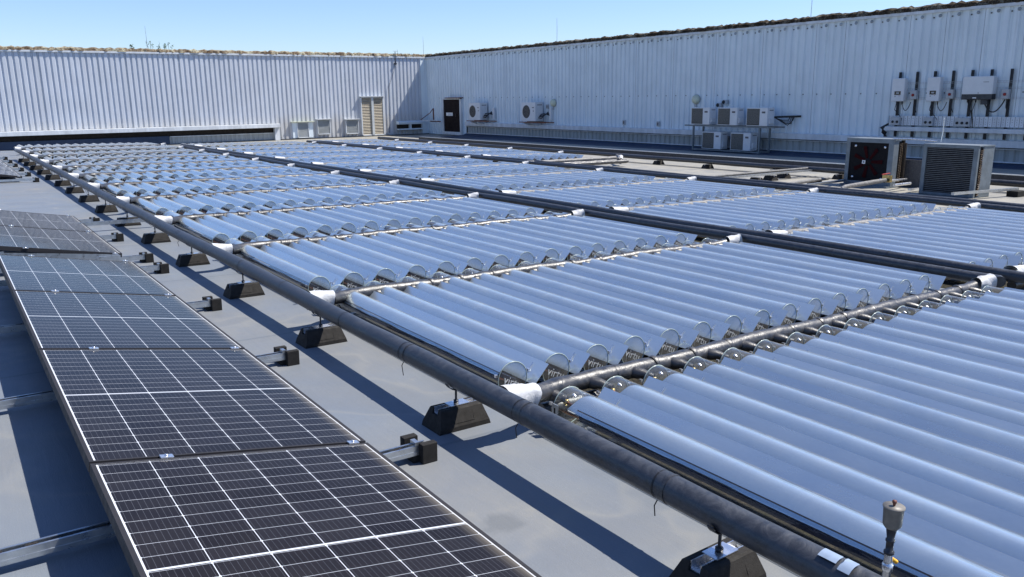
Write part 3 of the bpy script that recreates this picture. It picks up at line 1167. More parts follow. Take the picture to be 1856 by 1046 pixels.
# kerb with a pale top along the shaded side
m = MB()
n = 30
root = fe('cable_duct', 17.3, -3)
m.box((0, 0, 0.02), (0.20, 35, 0.14), 0, None, 0.006)
m.build('duct_body', M_DKSTEEL, root)
m = MB()
m.box((-0.01, 0, 0.142), (0.21, 35, 0.152), 0)
m.build('duct_lid', M_GALV, root)
tag(root, 'long dark duct with a pale lid on the shaded roof below the right wall', 'duct')

# bundle closing the near end of the right column
root = fe('manifold_pipe', 11.25, 15.3)
m = MB()
rnd = random.Random(5)
for (dy, dz, r, xe) in ((0.0, 0.02, 0.05, 2.6), (-0.14, -0.04, 0.045, 2.5), (-0.27, -0.05, 0.045, 2.75)):
    pts = wob_pts((-0.1, dy, ZJ + dz), (xe, dy + 0.1, ZJ + dz + 0.02), 40, 0.004, rnd)
    m.tube(pts, r, 12, 0 if dz < 0 else 1, True)
m.tube([(2.6, 0.0, ZJ), (2.85, 0.2, ZJ + 0.04), (3.1, 0.6, ZJ + 0.05)], 0.045, 12, 1)
m.build('lagged_pipe', [M_FOIL, M_FOILD], root)
make_wrap_mesh((2.72, 0.05, ZJ - 0.02), (2.90, 0.25, ZJ + 0.04), 0.065, rnd).build('white_wrap', M_WWRAP, root)
make_wrap_mesh((-0.22, 0.0, ZJ + 0.02), (-0.02, 0.0, ZJ), 0.06, rnd).build('white_wrap', M_WWRAP, root)
tag(root, 'thick bundle of black and silver pipes closing the near end of the far right column', 'pipe')


# ------------------------------------------------------------------ rubber feet
def foot_meshes():
    m = MB()
    L, wb, wt, h = 0.275, 0.165, 0.095, 0.098
    bm = bmesh.new()
    pr = [(-wb / 2, 0), (wb / 2, 0), (wb / 2, 0.022), (wt / 2 + 0.004, h - 0.006), (wt / 2 - 0.004, h), (0.022, h), (0.022, h - 0.028), (-0.022, h - 0.028), (-0.022, h), (-wt / 2 + 0.004, h), (-wt / 2 - 0.004, h - 0.006), (-wb / 2, 0.022)]
    mid = MB()
    inset = 0.018
    # ends slope inwards towards the top
    vs0, vs1 = [], []
    for a, b in pr:
        e = L / 2 - 0.030 * (b / h)
        vs0.append((-e, a, b))
        vs1.append((e, a, b))
    n = len(pr)
    m.add(vs0 + vs1, [(i, (i + 1) % n, n + (i + 1) % n, n + i) for i in range(n)] + [tuple(range(n - 1, -1, -1)), tuple(range(n, 2 * n))], 0)
    # embossed rectangle on the slanting front
    sl = Vector((0, (wb - wt) / 2, h - 0.028)).normalized()
    for s in (-1,):
        def fp(x, t, o):
            y = -wb / 2 + (wb - wt) / 2 * t
            z = 0.022 + (h - 0.028) * t
            return (x, y - o * 0.9, z + o * 0.3)
        for (xa, xb, ta, tb) in ((-0.055, 0.055, 0.72, 0.76), (-0.055, 0.055, 0.2, 0.24), (-0.055, -0.051, 0.24, 0.72), (0.051, 0.055, 0.24, 0.72)):
            q = [fp(xa, ta, 0.0), fp(xb, ta, 0.0), fp(xb, tb, 0.0), fp(xa, tb, 0.0), fp(xa, ta, 0.003), fp(xb, ta, 0.003), fp(xb, tb, 0.003), fp(xa, tb, 0.003)]
            m.add(q, [(4, 5, 6, 7), (0, 1, 5, 4), (1, 2, 6, 5), (2, 3, 7, 6), (3, 0, 4, 7)], 0)
    return m


ME_FOOT = foot_meshes().mesh('rubber_block', [M_RUBTOP])
m = MB()
m.box((-0.105, -0.021, 0.070), (0.105, -0.018, 0.100), 0)
m.box((-0.105, 0.018, 0.070), (0.105, 0.021, 0.100), 0)
m.box((-0.105, -0.0178, 0.070), (0.105, 0.0178, 0.073), 0)
m.box((-0.045, -0.030, 0.1005), (0.055, 0.030, 0.104), 0)
ME_CHAN = m.mesh('steel_channel', M_ALU)


def stem_mesh(hgt):
    m = MB()
    m.tube([(0, 0, 0.10), (0, 0, hgt)], 0.0055, 8, 0)
    m.lathe([(0, 0.118), (0.013, 0.118), (0.013, 0.106), (0, 0.106)], (0, 0, 0), 6, 0)
    return m


ME_STEM = stem_mesh(0.18).mesh('threaded_stem', M_DKSTEEL)
ME_SADDLE = MB()
pp = []
for j in range(11):
    a = radians(200 + 140 * j / 10)
    pp.append((0.055 * cos(a), 0.222 + 0.055 * sin(a)))
for j in range(10, -1, -1):
    a = radians(200 + 140 * j / 10)
    pp.append((0.052 * cos(a), 0.222 + 0.052 * sin(a)))
ME_SADDLE.prism(pp, -0.012, 0.012, 'y')
ME_SADDLE = ME_SADDLE.mesh('pipe_saddle', M_DKSTEEL)


def pipe_foot(x, y, label, group, full=True, rz=0.0):
    r = fe('pipe_support', x, y, rz)
    ob('rubber_block', ME_FOOT, r)
    ob('steel_channel', ME_CHAN, r)
    if full:
        ob('threaded_stem', ME_STEM, r)
        ob('pipe_saddle', ME_SADDLE, r)
    tag(r, label, 'pipe support', group)
    return r


fy = [1.50, 3.07, 4.70] + [6.27 + 1.545 * i for i in range(13)]
for i, y in enumerate(fy):
    pipe_foot(1.80, y, 'black rubber block foot under the left main pipe, %s from the front' % ORD[i], 'rubber feet under the left main pipe', True, random.uniform(-0.04, 0.04))
for i, y in enumerate([8.3, 10.0, 11.6, 13.55, 15.2, 17.0, 19.2, 21.5]):
    pipe_foot(15.15, y, 'black rubber foot under the dusty pipe near the right wall, %s from the front' % ORD[i], 'rubber feet on the bare beige roof', False)
# small rack of struts on feet, right of the pipe pair
for i, (x, y) in enumerate([(13.1, 10.45), (13.75, 10.62), (14.4, 10.80)]):
    pipe_foot(x, y, 'black rubber foot carrying the white conduit rack, %s from the left' % ORD[i], 'feet of the conduit rack', False, radians(80))
for (x, y, l_) in ((13.7, 9.55, 'wide black rubber foot just left of the fan unit'), (12.1, 7.2, 'black rubber foot near the front of the fan unit pipes')):
    pipe_foot(x, y, l_, None, False)
root = fe('conduit_rack', 11.6, 10.3)
m = MB()
for dy, h in ((0.0, 0.125), (0.18, 0.125)):
    m.box((0, dy, h), (3.9, dy + 0.045, h + 0.035), 0)
m.tube([(0.0, 0.09, 0.18), (3.8, 0.14, 0.18)], 0.024, 10, 1)
m.build('conduit_run', [M_GALV, M_FOILD], root, rot=(0, 0, radians(5)))
tag(root, 'pale steel rack of conduits lying across the bare roof left of the fan unit', 'conduit rack')
root = fe('conduit_rack', 10.6, 8.7)
m = MB()
m.box((0, 0, 0.06), (3.6, 0.045, 0.10), 0)
m.tube([(0.3, 0.12, 0.10), (3.6, 0.35, 0.10)], 0.03, 10, 1)
m.build('conduit_run', [M_GALV, M_FOILD], root, rot=(0, 0, radians(8)))
tag(root, 'second pale conduit run between the pipe pair and the fan unit', 'conduit rack')


# ------------------------------------------------------------------ photovoltaic panels and their struts
PW, PLEN, PT = 1.01, 1.575, 0.035
PXR = 1.262      # low edge
TZ = 0.105       # low edge height of the glass
RISE = 0.165
PANG = math.atan2(RISE, 0.985)


def frame_mesh():
    m = MB()
    b = 0.0125
    m.box((-0.002, 0, -PT), (b, PLEN, 0.0015))
    m.box((PW - b, 0, -PT), (PW + 0.002, PLEN, 0.0015))
    m.box((b, 0, -PT), (PW - b, b * 0.85, 0.0015))
    m.box((b, PLEN - b * 0.85, -PT), (PW - b, PLEN, 0.0015))
    m.box((b, b * 0.85, -PT + 0.004), (PW - b, PLEN - b * 0.85, -0.006))
    return m.mesh('panel_frame', M_PVFRAME)


ME_FRAME = frame_mesh()
m = MB()
b = 0.0127
m.add([(b, b * 0.9, 0), (PW - b, b * 0.9, 0), (PW - b, PLEN - b * 0.9, 0), (b, PLEN - b * 0.9, 0)], [(0, 1, 2, 3)])
ME_CELLS = m.mesh('cell_face', M_PV)
m = MB()
m.box((-0.022, -0.014, -0.002), (0.022, 0.014, 0.005), 0, None, 0.001)
m.lathe([(0, 0.010), (0.007, 0.010), (0.007, 0.004)], (0, 0, 0), 6, 0)
ME_CLAMP = m.mesh('clamp', M_ALU)


def pv_panel(y0, label, extra=False):
    x0 = PXR - cos(PANG) * PW
    base = fe('solar_panel', x0, y0)
    base['label'] = label
    base['category'] = 'solar panel'
    base['group'] = 'flat black solar panels in the left row'
    M = Matrix.Rotation(PANG, 4, 'Y')
    for nm, me, loc in (('panel_frame', ME_FRAME, (0, 0, 0)), ('cell_face', ME_CELLS, (0, 0, 0)),
                        ('clamp', ME_CLAMP, (0.24, PLEN + 0.006, 0.003)), ('clamp', ME_CLAMP, (PW - 0.06, PLEN + 0.006, 0.003))):
        p = M @ Vector(loc)
        ob(nm, me, base, (p.x, p.y, p.z + TZ + sin(PANG) * PW), (0, PANG, 0))
    if extra:
        for xx in (0.24, PW - 0.06):
            p = M @ Vector((xx, -0.002, -0.004))
            ob('clamp', ME_CLAMP, base, (p.x, p.y, p.z + TZ + sin(PANG) * PW), (radians(0), PANG, 0))
    return base


PVY = [1.30, 2.893, 4.486, 6.079]
names = ['closest solar panel with big dark cells, cut by the lower left of the photo',
         'solar panel directly behind the closest one in the near row',
         'bluish solar panel, third from the front in the near row',
         'solar panel at the far end of the near row, just before the gap']
for y, l_ in zip(PVY, names):
    pv_panel(y, l_)
pv_panel(8.16, 'grey looking solar panel just beyond the gap, with its black front edge showing', True)
pv_panel(9.753, 'grey looking solar panel behind the one beyond the gap')
A3 = [18.35 + 1.593 * i for i in range(5)]
for i, y in enumerate(A3):
    pv_panel(y, 'dusty beige solar panel at the far left edge, %s from front in distant row' % ORD[i], i == 0)

# struts with rubber blocks
m = MB()
# C channel along x, local x from -1.55 to 0
pr = [(-0.021, 0.0), (0.021, 0.0), (0.021, 0.042), (0.012, 0.042), (0.012, 0.039), (0.018, 0.039), (0.018, 0.003), (-0.018, 0.003), (-0.018, 0.039), (-0.012, 0.039), (-0.012, 0.042), (-0.021, 0.042)]
m.prism([(a, b + 0.030) for a, b in pr], -1.62, 0.0, 'x', 0)
m.prism([(-0.0235, 0.0345), (-0.021, 0.0345), (-0.021, 0.048), (-0.0235, 0.048)], -1.62, 0.0, 'x', 0)
x = -1.55
while x < -0.05:
    m.box((x, -0.010, 0.0724), (x + 0.035, -0.002, 0.0734), 1)
    x += 0.10
ME_STRUT = m.mesh('steel_channel', [M_GALV, M_VOID])
m = MB()
m.box((-0.045, -0.058, 0.0), (0.025, -0.024, 0.085), 0, None, 0.003)
ME_BLK1 = m.mesh('rubber_block', M_RUBBER)
m = MB()
m.box((-0.075, 0.050, 0.0), (-0.008, 0.086, 0.085), 0, None, 0.003)
m.box((-0.07, -0.024, 0.0), (-0.01, 0.050, 0.028), 0)
ME_BLK2 = m.mesh('rubber_block', M_RUBBER)
m = MB()
m.box((-0.06, -0.022, 0.0725), (-0.04, 0.022, 0.088), 0)
ME_PLUG = m.mesh('end_plug', M_GALV)
# upright carrying the high edge
m = MB()
m.box((-1.20, -0.02, 0.074), (-1.16, 0.02, 0.215), 0)
m.box((-0.30, -0.02, 0.074), (-0.27, 0.02, 0.088), 0)
ME_POST = m.mesh('support_post', M_GALV)
SY = [1.22, 2.82, 4.40, 5.94, 7.56, 8.18, 9.66, 11.2]
SL = ['near row'] * 5 + ['second row'] * 3
S3 = [18.2 + 1.59 * i for i in range(6)]
cnt = {}
for i, y in enumerate(SY + S3):
    row = SL[i] if i < len(SY) else 'distant row'
    c = cnt.get(row, 0)
    cnt[row] = c + 1
    r = fe('mounting_strut', 1.50, y)
    ob('steel_channel', ME_STRUT, r)
    ob('rubber_block', ME_BLK1, r)
    ob('rubber_block', ME_BLK2, r)
    ob('end_plug', ME_PLUG, r)
    ob('support_post', ME_POST, r)
    tag(r, 'strut with black end blocks, %s from the front under the %s of solar panels' % (ORD[c], row), 'mounting strut', 'struts under the solar panels')
# rail along the front edge of the second row, and the long strut to the main pipe
root = fe('cross_rail', 0.24, 8.13)
m = MB()
m.prism([(0.03, 0.10), (0.99, 0.055), (0.99, 0.105), (0.03, 0.215)], -0.004, 0.004, 'y', 0)
m.box((0.80, -0.02, 0.055), (1.00, -0.005, 0.10), 0)
m.build('steel_rail', M_GALV, root)
tag(root, 'sloping grey steel rail under the front edge of the row beyond the gap', 'mounting rail')
root = fe('loose_channel', 1.2, 10.55)
m = MB()
m.prism([(a, b + 0.075) for a, b in pr], 0.0, 0.85, 'x', 0)
m.build('steel_channel', M_GALV, root)
m = MB()
m.box((-0.02, -0.06, 0), (0.10, 0.06, 0.072), 0, None, 0.004)
m.build('rubber_block', M_RUBBER, root)
tag(root, 'long thin steel channel bridging from the solar panels to the left main pipe', 'steel channel')

# ------------------------------------------------------------------ air vent with yellow valve beside the main pipe
root = fe('air_vent', 1.985, 1.07)
bz = -RZ(1.985, 1.07)
m = MB()
m.lathe([(0.0, 0.05 + bz), (0.011, 0.05 + bz), (0.011, 0.15 + bz), (0.0145, 0.152 + bz), (0.0145, 0.170 + bz), (0.0115, 0.172 + bz), (0.0115, 0.18 + bz), (0.0105, 0.20 + bz)], (0, 0, 0), 16, 0)
m.build('valve_body', M_ALU, root)
m = MB()
m.lathe([(0.0095, 0.18 + bz), (0.0105, 0.20 + bz), (0.0140, 0.203 + bz), (0.0140, 0.210 + bz), (0.010, 0.212 + bz), (0.010, 0.238 + bz), (0.0125, 0.240 + bz), (0.0125, 0.245 + bz), (0.0095, 0.247 + bz), (0.0135, 0.272 + bz), (0.0135, 0.285 + bz)], (0, 0, 0), 16, 0)
m.build('neck', M_DKSTEEL, root)
m = MB()
m.lathe([(0.0, 0.278 + bz), (0.018, 0.280 + bz), (0.0245, 0.290 + bz), (0.0265, 0.338 + bz), (0.0285, 0.340 + bz), (0.0285, 0.344 + bz), (0.0, 0.345 + bz)], (0, 0, 0), 28, 0)
m.lathe([(0.003, 0.345 + bz), (0.0045, 0.352 + bz), (0.006, 0.354 + bz), (0.006, 0.360 + bz), (0.0, 0.361 + bz)], (0, 0, 0), 10, 1)
m.build('float_cup', [M_CUP, M_RUST], root)
m = MB()
m.box((0.008, -0.006, 0.176 + bz), (0.020, 0.006, 0.186 + bz), 0, None, 0.002)
m.tube([(0.016, 0, 0.182 + bz), (0.026, -0.002, 0.174 + bz), (0.036, -0.004, 0.166 + bz)], [0.004, 0.006, 0.0065], 10, 0)
m.build('lever', M_YEL, root)
m = MB()
m.tube([(0.0, 0, 0.06 + bz), (-0.02, 0, 0.02 + bz), (-0.10, 0, 0.0 + bz + 0.24)], 0.010, 10, 0)
tag(root, 'automatic air vent with a grey brown cup and a yellow lever by the main pipe', 'air vent')

# ------------------------------------------------------------------ far wall: louvres, door, hood
YF = YL - 0.002


def louvre(name, x0, x1, z0, z1, mat, n, label, cat, hood=True, side=0.0, hoodmat=None, frame=0.03, depth=0.10):
    root = empty(name, ((x0 + x1) / 2, YL, z0))
    W_ = (x1 - x0) / 2
    H = z1 - z0
    m = MB()
    m.box((-W_ - frame, -depth, 0), (-W_, 0.02, H))
    m.box((W_, -depth, 0), (W_ + frame, 0.02, H))
    m.box((-W_, -depth, -frame), (W_, 0.02, 0))
    m.box((-W_, -depth, H), (W_, 0.02, H + frame))
    m.build('frame', M_TRIM, root)
    m = MB()
    for i in range(n):
        za = H * i / n
        zb = H * (i + 1) / n
        m.prism([(-depth + 0.012, za + 0.2 * (zb - za)), (-depth + 0.020, za), (-0.01, zb - 0.15 * (zb - za)), (-0.02, zb)], -W_, W_, 'x', 0)
    m.build('blades', mat, root)
    m = MB()
    m.box((-W_, -0.012, 0), (W_, 0.005, H))
    m.build('backing', M_VOID, root)
    if hood:
        m = MB()
        m.box((-W_ - 0.1 - side, -depth - 0.08, H + frame), (W_ + 0.1 + side, 0.02, H + frame + 0.03))
        m.build('drip_hood', hoodmat or M_TRIM, root)
    if side:
        m = MB()
        m.box((-W_ - frame - side, -0.05, -0.03), (-W_ - frame, 0.01, H + 0.02))
        m.box((W_ + frame, -0.05, -0.03), (W_ + frame + side, 0.01, H + 0.02))
        m.build('side_panels', M_CLAD_R, root)
    tag(root, label, cat)
    return root


louvre('louvre_vent', 14.53, 15.06, -0.40, 0.30, M_LOUVW, 13, 'small horizontal louvre between two pale blue side panels, left of the white louvres', 'louvre', True, 0.22, M_DISH)
louvre('louvre_vent', 15.57, 16.18, -0.27, 0.40, M_LOUVW, 16, 'white fine louvre panel just right of the small vent with side panels', 'louvre')
louvre('louvre_vent', 17.07, 17.70, -0.30, 0.36, M_LOUVW, 16, 'white fine louvre panel just left of the tall louvred doors', 'louvre')
rd = louvre('louvre_door', 17.96, 19.13, -0.40, 1.44, M_LOUV, 24, 'tall double door with cream louvre slats and a canopy in the far wall', 'door', True, 0.0, None, 0.05, 0.10)
m = MB()
m.box((-0.06, -0.125, 0), (0.06, -0.02, 1.84))
m.build('centre_post', M_LOUVW, rd)
# vent hood near the corner
root = empty('vent_hood', (20.64, YL, -0.22))
m = MB()
m.prism([(-0.30, 0.38), (0.0, 0.46), (0.0, 0.28), (-0.27, 0.28)], -0.74, 0.74, 'x', 0)
m.box((-0.72, -0.24, 0.0), (0.72, 0.0, 0.06))
m.box((-0.03, -0.24, 0.06), (0.03, 0.0, 0.28))
m.build('hood', M_CLAD_R, root)
m = MB()
m.box((-0.72, -0.02, 0.06), (-0.03, 0.0, 0.28))
m.box((0.03, -0.02, 0.06), (0.72, 0.0, 0.28))
m.build('opening', M_VOID, root)
tag(root, 'pale double slot vent hood low on the shaded end of the far wall', 'vent')
# conduit down the far wall and antenna
root = empty('television_antenna', (19.98, YL + 0.1, 3.45))
m = MB()
m.tube([(0, -0.16, -0.35), (0, -0.16, 0.28)], 0.018, 8, 0)
m.tube([(-0.15, -0.16, 0.18), (1.15, -0.16, 0.14)], 0.008, 6, 0)
for i in range(9):
    xx = 0.18 + i * 0.11
    m.tube([(xx, -0.24, 0.16 - i * 0.003), (xx, -0.08, 0.16 - i * 0.003)], 0.004, 5, 0)
    m.tube([(xx, -0.16, 0.11), (xx, -0.16, 0.21)], 0.004, 5, 0)
for zz in (0.05, 0.17, 0.30):
    m.tube([(-0.12, -0.16, zz), (0.14, -0.16, zz)], 0.007, 5, 0)
m.tube([(0.14, -0.16, 0.05), (0.14, -0.16, 0.38)], 0.006, 5, 0)
m.box((-0.06, -0.2, -0.36), (0.05, -0.1, -0.28), 0)
m.build('mast', M_DKSTEEL, root)
m = MB()
m.tube([(0, -0.16, -0.3), (-0.12, -0.15, -0.75), (-0.45, -0.15, -1.5)], 0.008, 6, 0)
m.tube([(-0.45, -0.15, -1.5), (-0.52, -0.15, -3.8)], 0.010, 6, 0)
m.build('cable', M_CABLE, root)
tag(root, 'small television antenna on a mast at the top of the far wall', 'antenna')
# plants on the parapet
rl = random.Random(9)
for i, (x, z, lab) in enumerate(((7.62, 3.60, 'low green weed left of the lightning rod on the far parapet'), (8.35, 3.60, 'taller green weed at the foot of the lightning rod on the far parapet'), (8.95, 3.60, 'green weed with two leafy sprigs right of the lightning rod on the far parapet'))):
    root = empty('parapet_weed', (x, YL + 0.1, z))
    st, lf = MB(), MB()
    for q in range((4, 5, 5)[i]):
        dx = rl.uniform(-0.2, 0.2)
        hh = rl.uniform(0.12, (0.2, 0.36, 0.34)[i])
        lean = rl.uniform(-0.15, 0.15)
        st.tube([(dx, 0, -0.05), (dx + lean * 0.5, 0, hh * 0.5), (dx + lean, 0.02, hh)], 0.006, 5, 0)
        for e in range(9):
            t = rl.uniform(0.35, 1.05)
            c = Vector((dx + lean * t + rl.uniform(-0.06, 0.06), rl.uniform(-0.06, 0.06), hh * t + rl.uniform(-0.03, 0.04)))
            a = Vector((rl.uniform(-1, 1), rl.uniform(-1, 1), rl.uniform(-0.6, 0.8))).normalized() * rl.uniform(0.025, 0.045)
            b_ = a.cross(Vector((rl.uniform(-1, 1), rl.uniform(-1, 1), 1))).normalized() * 0.02
            lf.add([c - a, c + b_, c + a, c - b_], [(0, 1, 2, 3)])
    st.build('stem', M_LEAF, root)
    lf.build('leaves', M_LEAF, root)
    tag(root, lab, 'weed', 'weeds on the far parapet')
# lightning rods
for (x, y, z0, z1, lab) in ((8.1, YL + 0.12, 3.45, 4.58, 'thin lightning rod among the weeds on the far parapet'),
                            (21.74, YL + 0.12, 3.45, 4.53, 'thin lightning rod standing at the roof corner'),
                            (XR + 0.02, 28.0, 3.45, 4.55, 'thin lightning rod on the right parapet beyond the first wall unit'),
                            (XR + 0.02, 15.76, 3.40, 4.60, 'lightning rod with a pale foot on the right parapet at the top of the photo')):
    root = empty('lightning_rod', (x, y, z0))
    m = MB()
    m.tube([(0, 0, 0), (0.01, 0, (z1 - z0) * 0.6), (0.0, 0, z1 - z0)], [0.011, 0.009, 0.006], 6, 0)
    m.build('rod', M_GALV, root)
    m = MB()
    m.lathe([(0.0, 0.10), (0.02, 0.10), (0.05, 0.03), (0.05, 0.0)], (0, 0, 0.0), 10, 0)
    m.build('rod_base', M_TRIM, root)
    tag(root, lab, 'lightning rod', 'lightning rods on the parapets')

# ------------------------------------------------------------------ right wall fittings (face x = XR, looking -x)
root = empty('steel_door', (XR, 36.53, -0.30))
m = MB()
m.box((-0.09, -0.80, 0.0), (-0.02, 0.80, 1.60), 0, None, 0.004)
m.build('door_leaf', M_DOOR, root)
m = MB()
m.box((-0.12, -0.93, -0.15), (0.02, -0.80, 1.63))
m.box((-0.12, 0.80, -0.15), (0.02, 0.93, 1.63))
m.box((-0.12, -0.80, 1.60), (0.02, 0.80, 1.66))
m.box((-0.12, -0.80, -0.15), (0.02, 0.80, -0.002))
m.build('door_frame', M_TRIM, root)
m = MB()
m.box((-0.26, -0.95, 1.66), (0.02, 0.40, 1.70))
m.build('drip_hood', M_RUST, root)
m = MB()
m.box((-0.096, -0.08, 0.79), (-0.0905, 0.56, 0.95), 0)
for q in range(4):
    m.box((-0.0975, 0.0, 0.815 + q * 0.03), (-0.0962, 0.44 - 0.09 * (q % 2), 0.823 + q * 0.03), 1)
m.build('notice', [M_PAPER, M_INK], root)
m = MB()
m.tube([(-0.10, -0.45, 0.75), (-0.14, -0.45, 0.75), (-0.14, -0.45, 0.9)], 0.012, 6, 0)
m.build('handle', M_DKSTEEL, root)
tag(root, 'dark brown steel door with a white notice in the shaded right wall', 'door')
root = empty('wall_bracket', (XR, 38.6, 0.2))
m = MB()
m.box((-0.5, -1.2, 0.0), (-0.45, 1.0, 0.05), 0)
m.box((-0.5, 0.9, -0.04), (0.0, 0.95, 0.02), 0)
m.tube([(-0.45, 0.6, 0.05), (-0.2, 0.0, 0.42), (-0.02, -0.05, 0.65)], 0.02, 8, 1)
m.box((-0.04, -0.08, 0.05), (0.0, -0.02, 0.65), 1)
m.box((-0.5, -1.3, -0.02), (-0.3, -0.5, 0.03), 1)
m.build('support_arm', [M_TRIM, M_RUST], root)
tag(root, 'rusty folding bracket on the wall between the corner and the dark door', 'bracket')


def ac_unit(yc, x, z, w_, h_, d_, fan, label, group, pipes=True, bracket=True):
    """front faces -x; +y is the left end seen from the camera"""
    root = empty('air_conditioner', (x, yc, z))
    m = MB()
    m.box((0, -w_ / 2, 0), (d_, w_ / 2, h_), 0, None, 0.012)
    m.build('casing', M_ACW, root)
    if fan:
        m = MB()
        m.lathe([(0.0, -0.004), (0.235, -0.004), (0.27, -0.012), (0.28, 0.0)], (0, w_ * 0.15, h_ * 0.5), 28, 0, 'x')
        for q in range(5):
            torus_r = 0.05 + q * 0.05
            nn = 24
            vs, fs = [], []
            for j in range(nn):
                a = 2 * pi * j / nn
                for rr in (torus_r, torus_r + 0.008):
                    vs.append((-0.014, w_ * 0.15 + rr * cos(a), h_ * 0.5 + rr * sin(a)))
            fs = [(2 * j, 2 * j + 1, (2 * j + 3) % (2 * nn), (2 * j + 2) % (2 * nn)) for j in range(nn)]
            m.add(vs, fs, 1)
        m.build('fan_grille', [M_DKSTEEL, M_GRILLE], root)
        m = MB()
        m.box((-0.004, -w_ * 0.40, h_ * 0.70), (-0.001, -w_ * 0.27, h_ * 0.74), 0)
        m.box((-0.004, -w_ * 0.40, h_ * 0.52), (-0.001, -w_ * 0.33, h_ * 0.56), 0)
        m.build('badge', M_INK, root)
    else:
        m = MB()
        y0, y1 = w_ / 2 - 0.03, -w_ * 0.14
        m.box((-0.006, y1, 0.025), (-0.001, y0, h_ - 0.03), 1)
        q = 0.05
        while q < h_ - 0.04:
            m.box((-0.011, y1, q), (-0.0062, y0, q + 0.010), 0)
            q += 0.024
        m.build('grille', [M_GRILLE, M_VOID], root)
        m = MB()
        m.box((-0.004, -w_ * 0.40, h_ * 0.70), (-0.001, -w_ * 0.24, h_ * 0.80), 0)
        m.build('badge', M_INK, root)
    m = MB()
    m.box((0.08, -w_ / 2 - 0.03, h_ * 0.12), (d_ - 0.04, -w_ / 2 + 0.002, h_ * 0.42), 0, None, 0.01)
    m.box((0.10, -w_ / 2 - 0.006, h_ * 0.84), (d_ - 0.06, -w_ / 2 - 0.001, h_ * 0.88), 1)
    m.build('service_cover', [M_ACW, M_INK], root)
    if pipes:
        m = MB()
        for q in range(4):
            z0 = h_ * (0.18 + 0.06 * q)
            m.tube([(0.15 + 0.04 * q, -w_ / 2 - 0.02, z0), (0.16 + 0.04 * q, -w_ / 2 - 0.22 - 0.03 * q, z0 - 0.02 + 0.05 * (q % 2)), (0.25, -w_ / 2 - 0.42, z0 + 0.16 - 0.05 * q), (0.40, -w_ / 2 - 0.52 + 0.04 * q, z0 + 0.10)], 0.022, 7, 0)
        m.box((d_ - 0.05, -w_ / 2 - 0.62, h_ * 0.05), (d_ + 0.06, -w_ / 2 - 0.50, h_ * 0.7), 1)
        m.build('refrigerant_lines', [M_CABLE, M_ACW], root)
    if bracket:
        m = MB()
        m.box((-0.03, w_ / 2 + 0.15, -0.07), (0.0, -w_ / 2 - 0.75, -0.03), 0)
        m.box((d_ - 0.02, w_ / 2 + 0.15, -0.07), (d_ + 0.02, -w_ / 2 - 0.75, -0.03), 0)
        for yy in (w_ * 0.3, -w_ * 0.3):
            m.box((-0.04, yy - 0.025, -0.11), (0.52, yy + 0.025, -0.071), 1)
            m.prism([(0.0, -0.11), (0.50, -0.11), (0.50, -0.25)], yy - 0.01, yy + 0.01, 'y', 1)
        m.build('wall_bracket', [M_RUST, M_TRIM], root)
    tag(root, label, 'air conditioner', group)
    return root


# measured on the wall plane; boxes stand 0.5 m in front of it
ac_unit(33.75, XR - 0.50, 0.34, 1.02, 0.80, 0.42, True, 'round fan air conditioner on the wall right beside the dark door', 'air conditioners on wall brackets')
ac_unit(29.35, XR - 0.50, 0.36, 1.02, 0.80, 0.42, True, 'round fan air conditioner on the wall beside a cream dish, further right of the door', 'air conditioners on wall brackets')
g5 = 'small air conditioners on the two level stand'
XU = 21.0
for yc, lab in ((19.20, 'left air conditioner on the top level of the steel stand'), (18.05, 'middle air conditioner on the top level of the steel stand'), (16.88, 'right air conditioner on the top level of the steel stand')):
    ac_unit(yc, XU, 0.43, 0.80, 0.555, 0.34, False, lab, g5, False, False)
for yc, lab in ((18.68, 'left air conditioner on the low level of the steel stand'), (17.47, 'right air conditioner on the low level of the steel stand')):
    ac_unit(yc, XU, -0.35, 0.80, 0.555, 0.34, False, lab, g5, False, False)
root = empty('steel_stand', (XU, 18.05, RZ(XU, 18)))
zb = RZ(XU, 18)
m = MB()
for yy in (1.42, -1.32):
    for xx in (-0.02, 0.46):
        m.box((xx, yy - 0.025, 0.0), (xx + 0.05, yy + 0.025, 0.37 - zb), 0)
for xx in (-0.03, 0.45):
    m.box((xx, -1.85, 0.372 - zb), (xx + 0.06, 1.80, 0.418 - zb), 0)
    m.box((xx, -1.33, -0.405 - zb), (xx + 0.06, 1.44, -0.362 - zb), 0)
for yy in (1.42, 0.5, -0.45, -1.32):
    m.box((0.035, yy - 0.02, 0.374 - zb), (0.445, yy + 0.02, 0.41 - zb), 0)
    m.box((0.035, yy - 0.02, -0.403 - zb), (0.445, yy + 0.02, -0.37 - zb), 0)
m.build('stand_frame', M_STAND, root)
tag(root, 'grey steel stand carrying five small air conditioners by the right wall', 'stand')
root = empty('pipe_tail', (XR, 16.6, 0.72))
m = MB()
m.tube([(-0.5, 0.0, -0.04), (-0.3, -0.1, -0.02), (0.0, -0.75, 0.0)], 0.03, 8, 0)
for q in range(4):
    m.tube([(-0.35, -0.05, -0.04), (-0.25, -0.25 - 0.07 * q, -0.12 - 0.05 * q), (-0.15, -0.42 - 0.05 * q, -0.12 - 0.05 * (q % 3)), (-0.05, -0.40 - 0.05 * q, 0.0)], 0.014, 6, 0)
m.build('pipe_bundle', M_CABLE, root)
tag(root, 'tangle of dark refrigerant pipes entering the wall right of the stand', 'pipes')
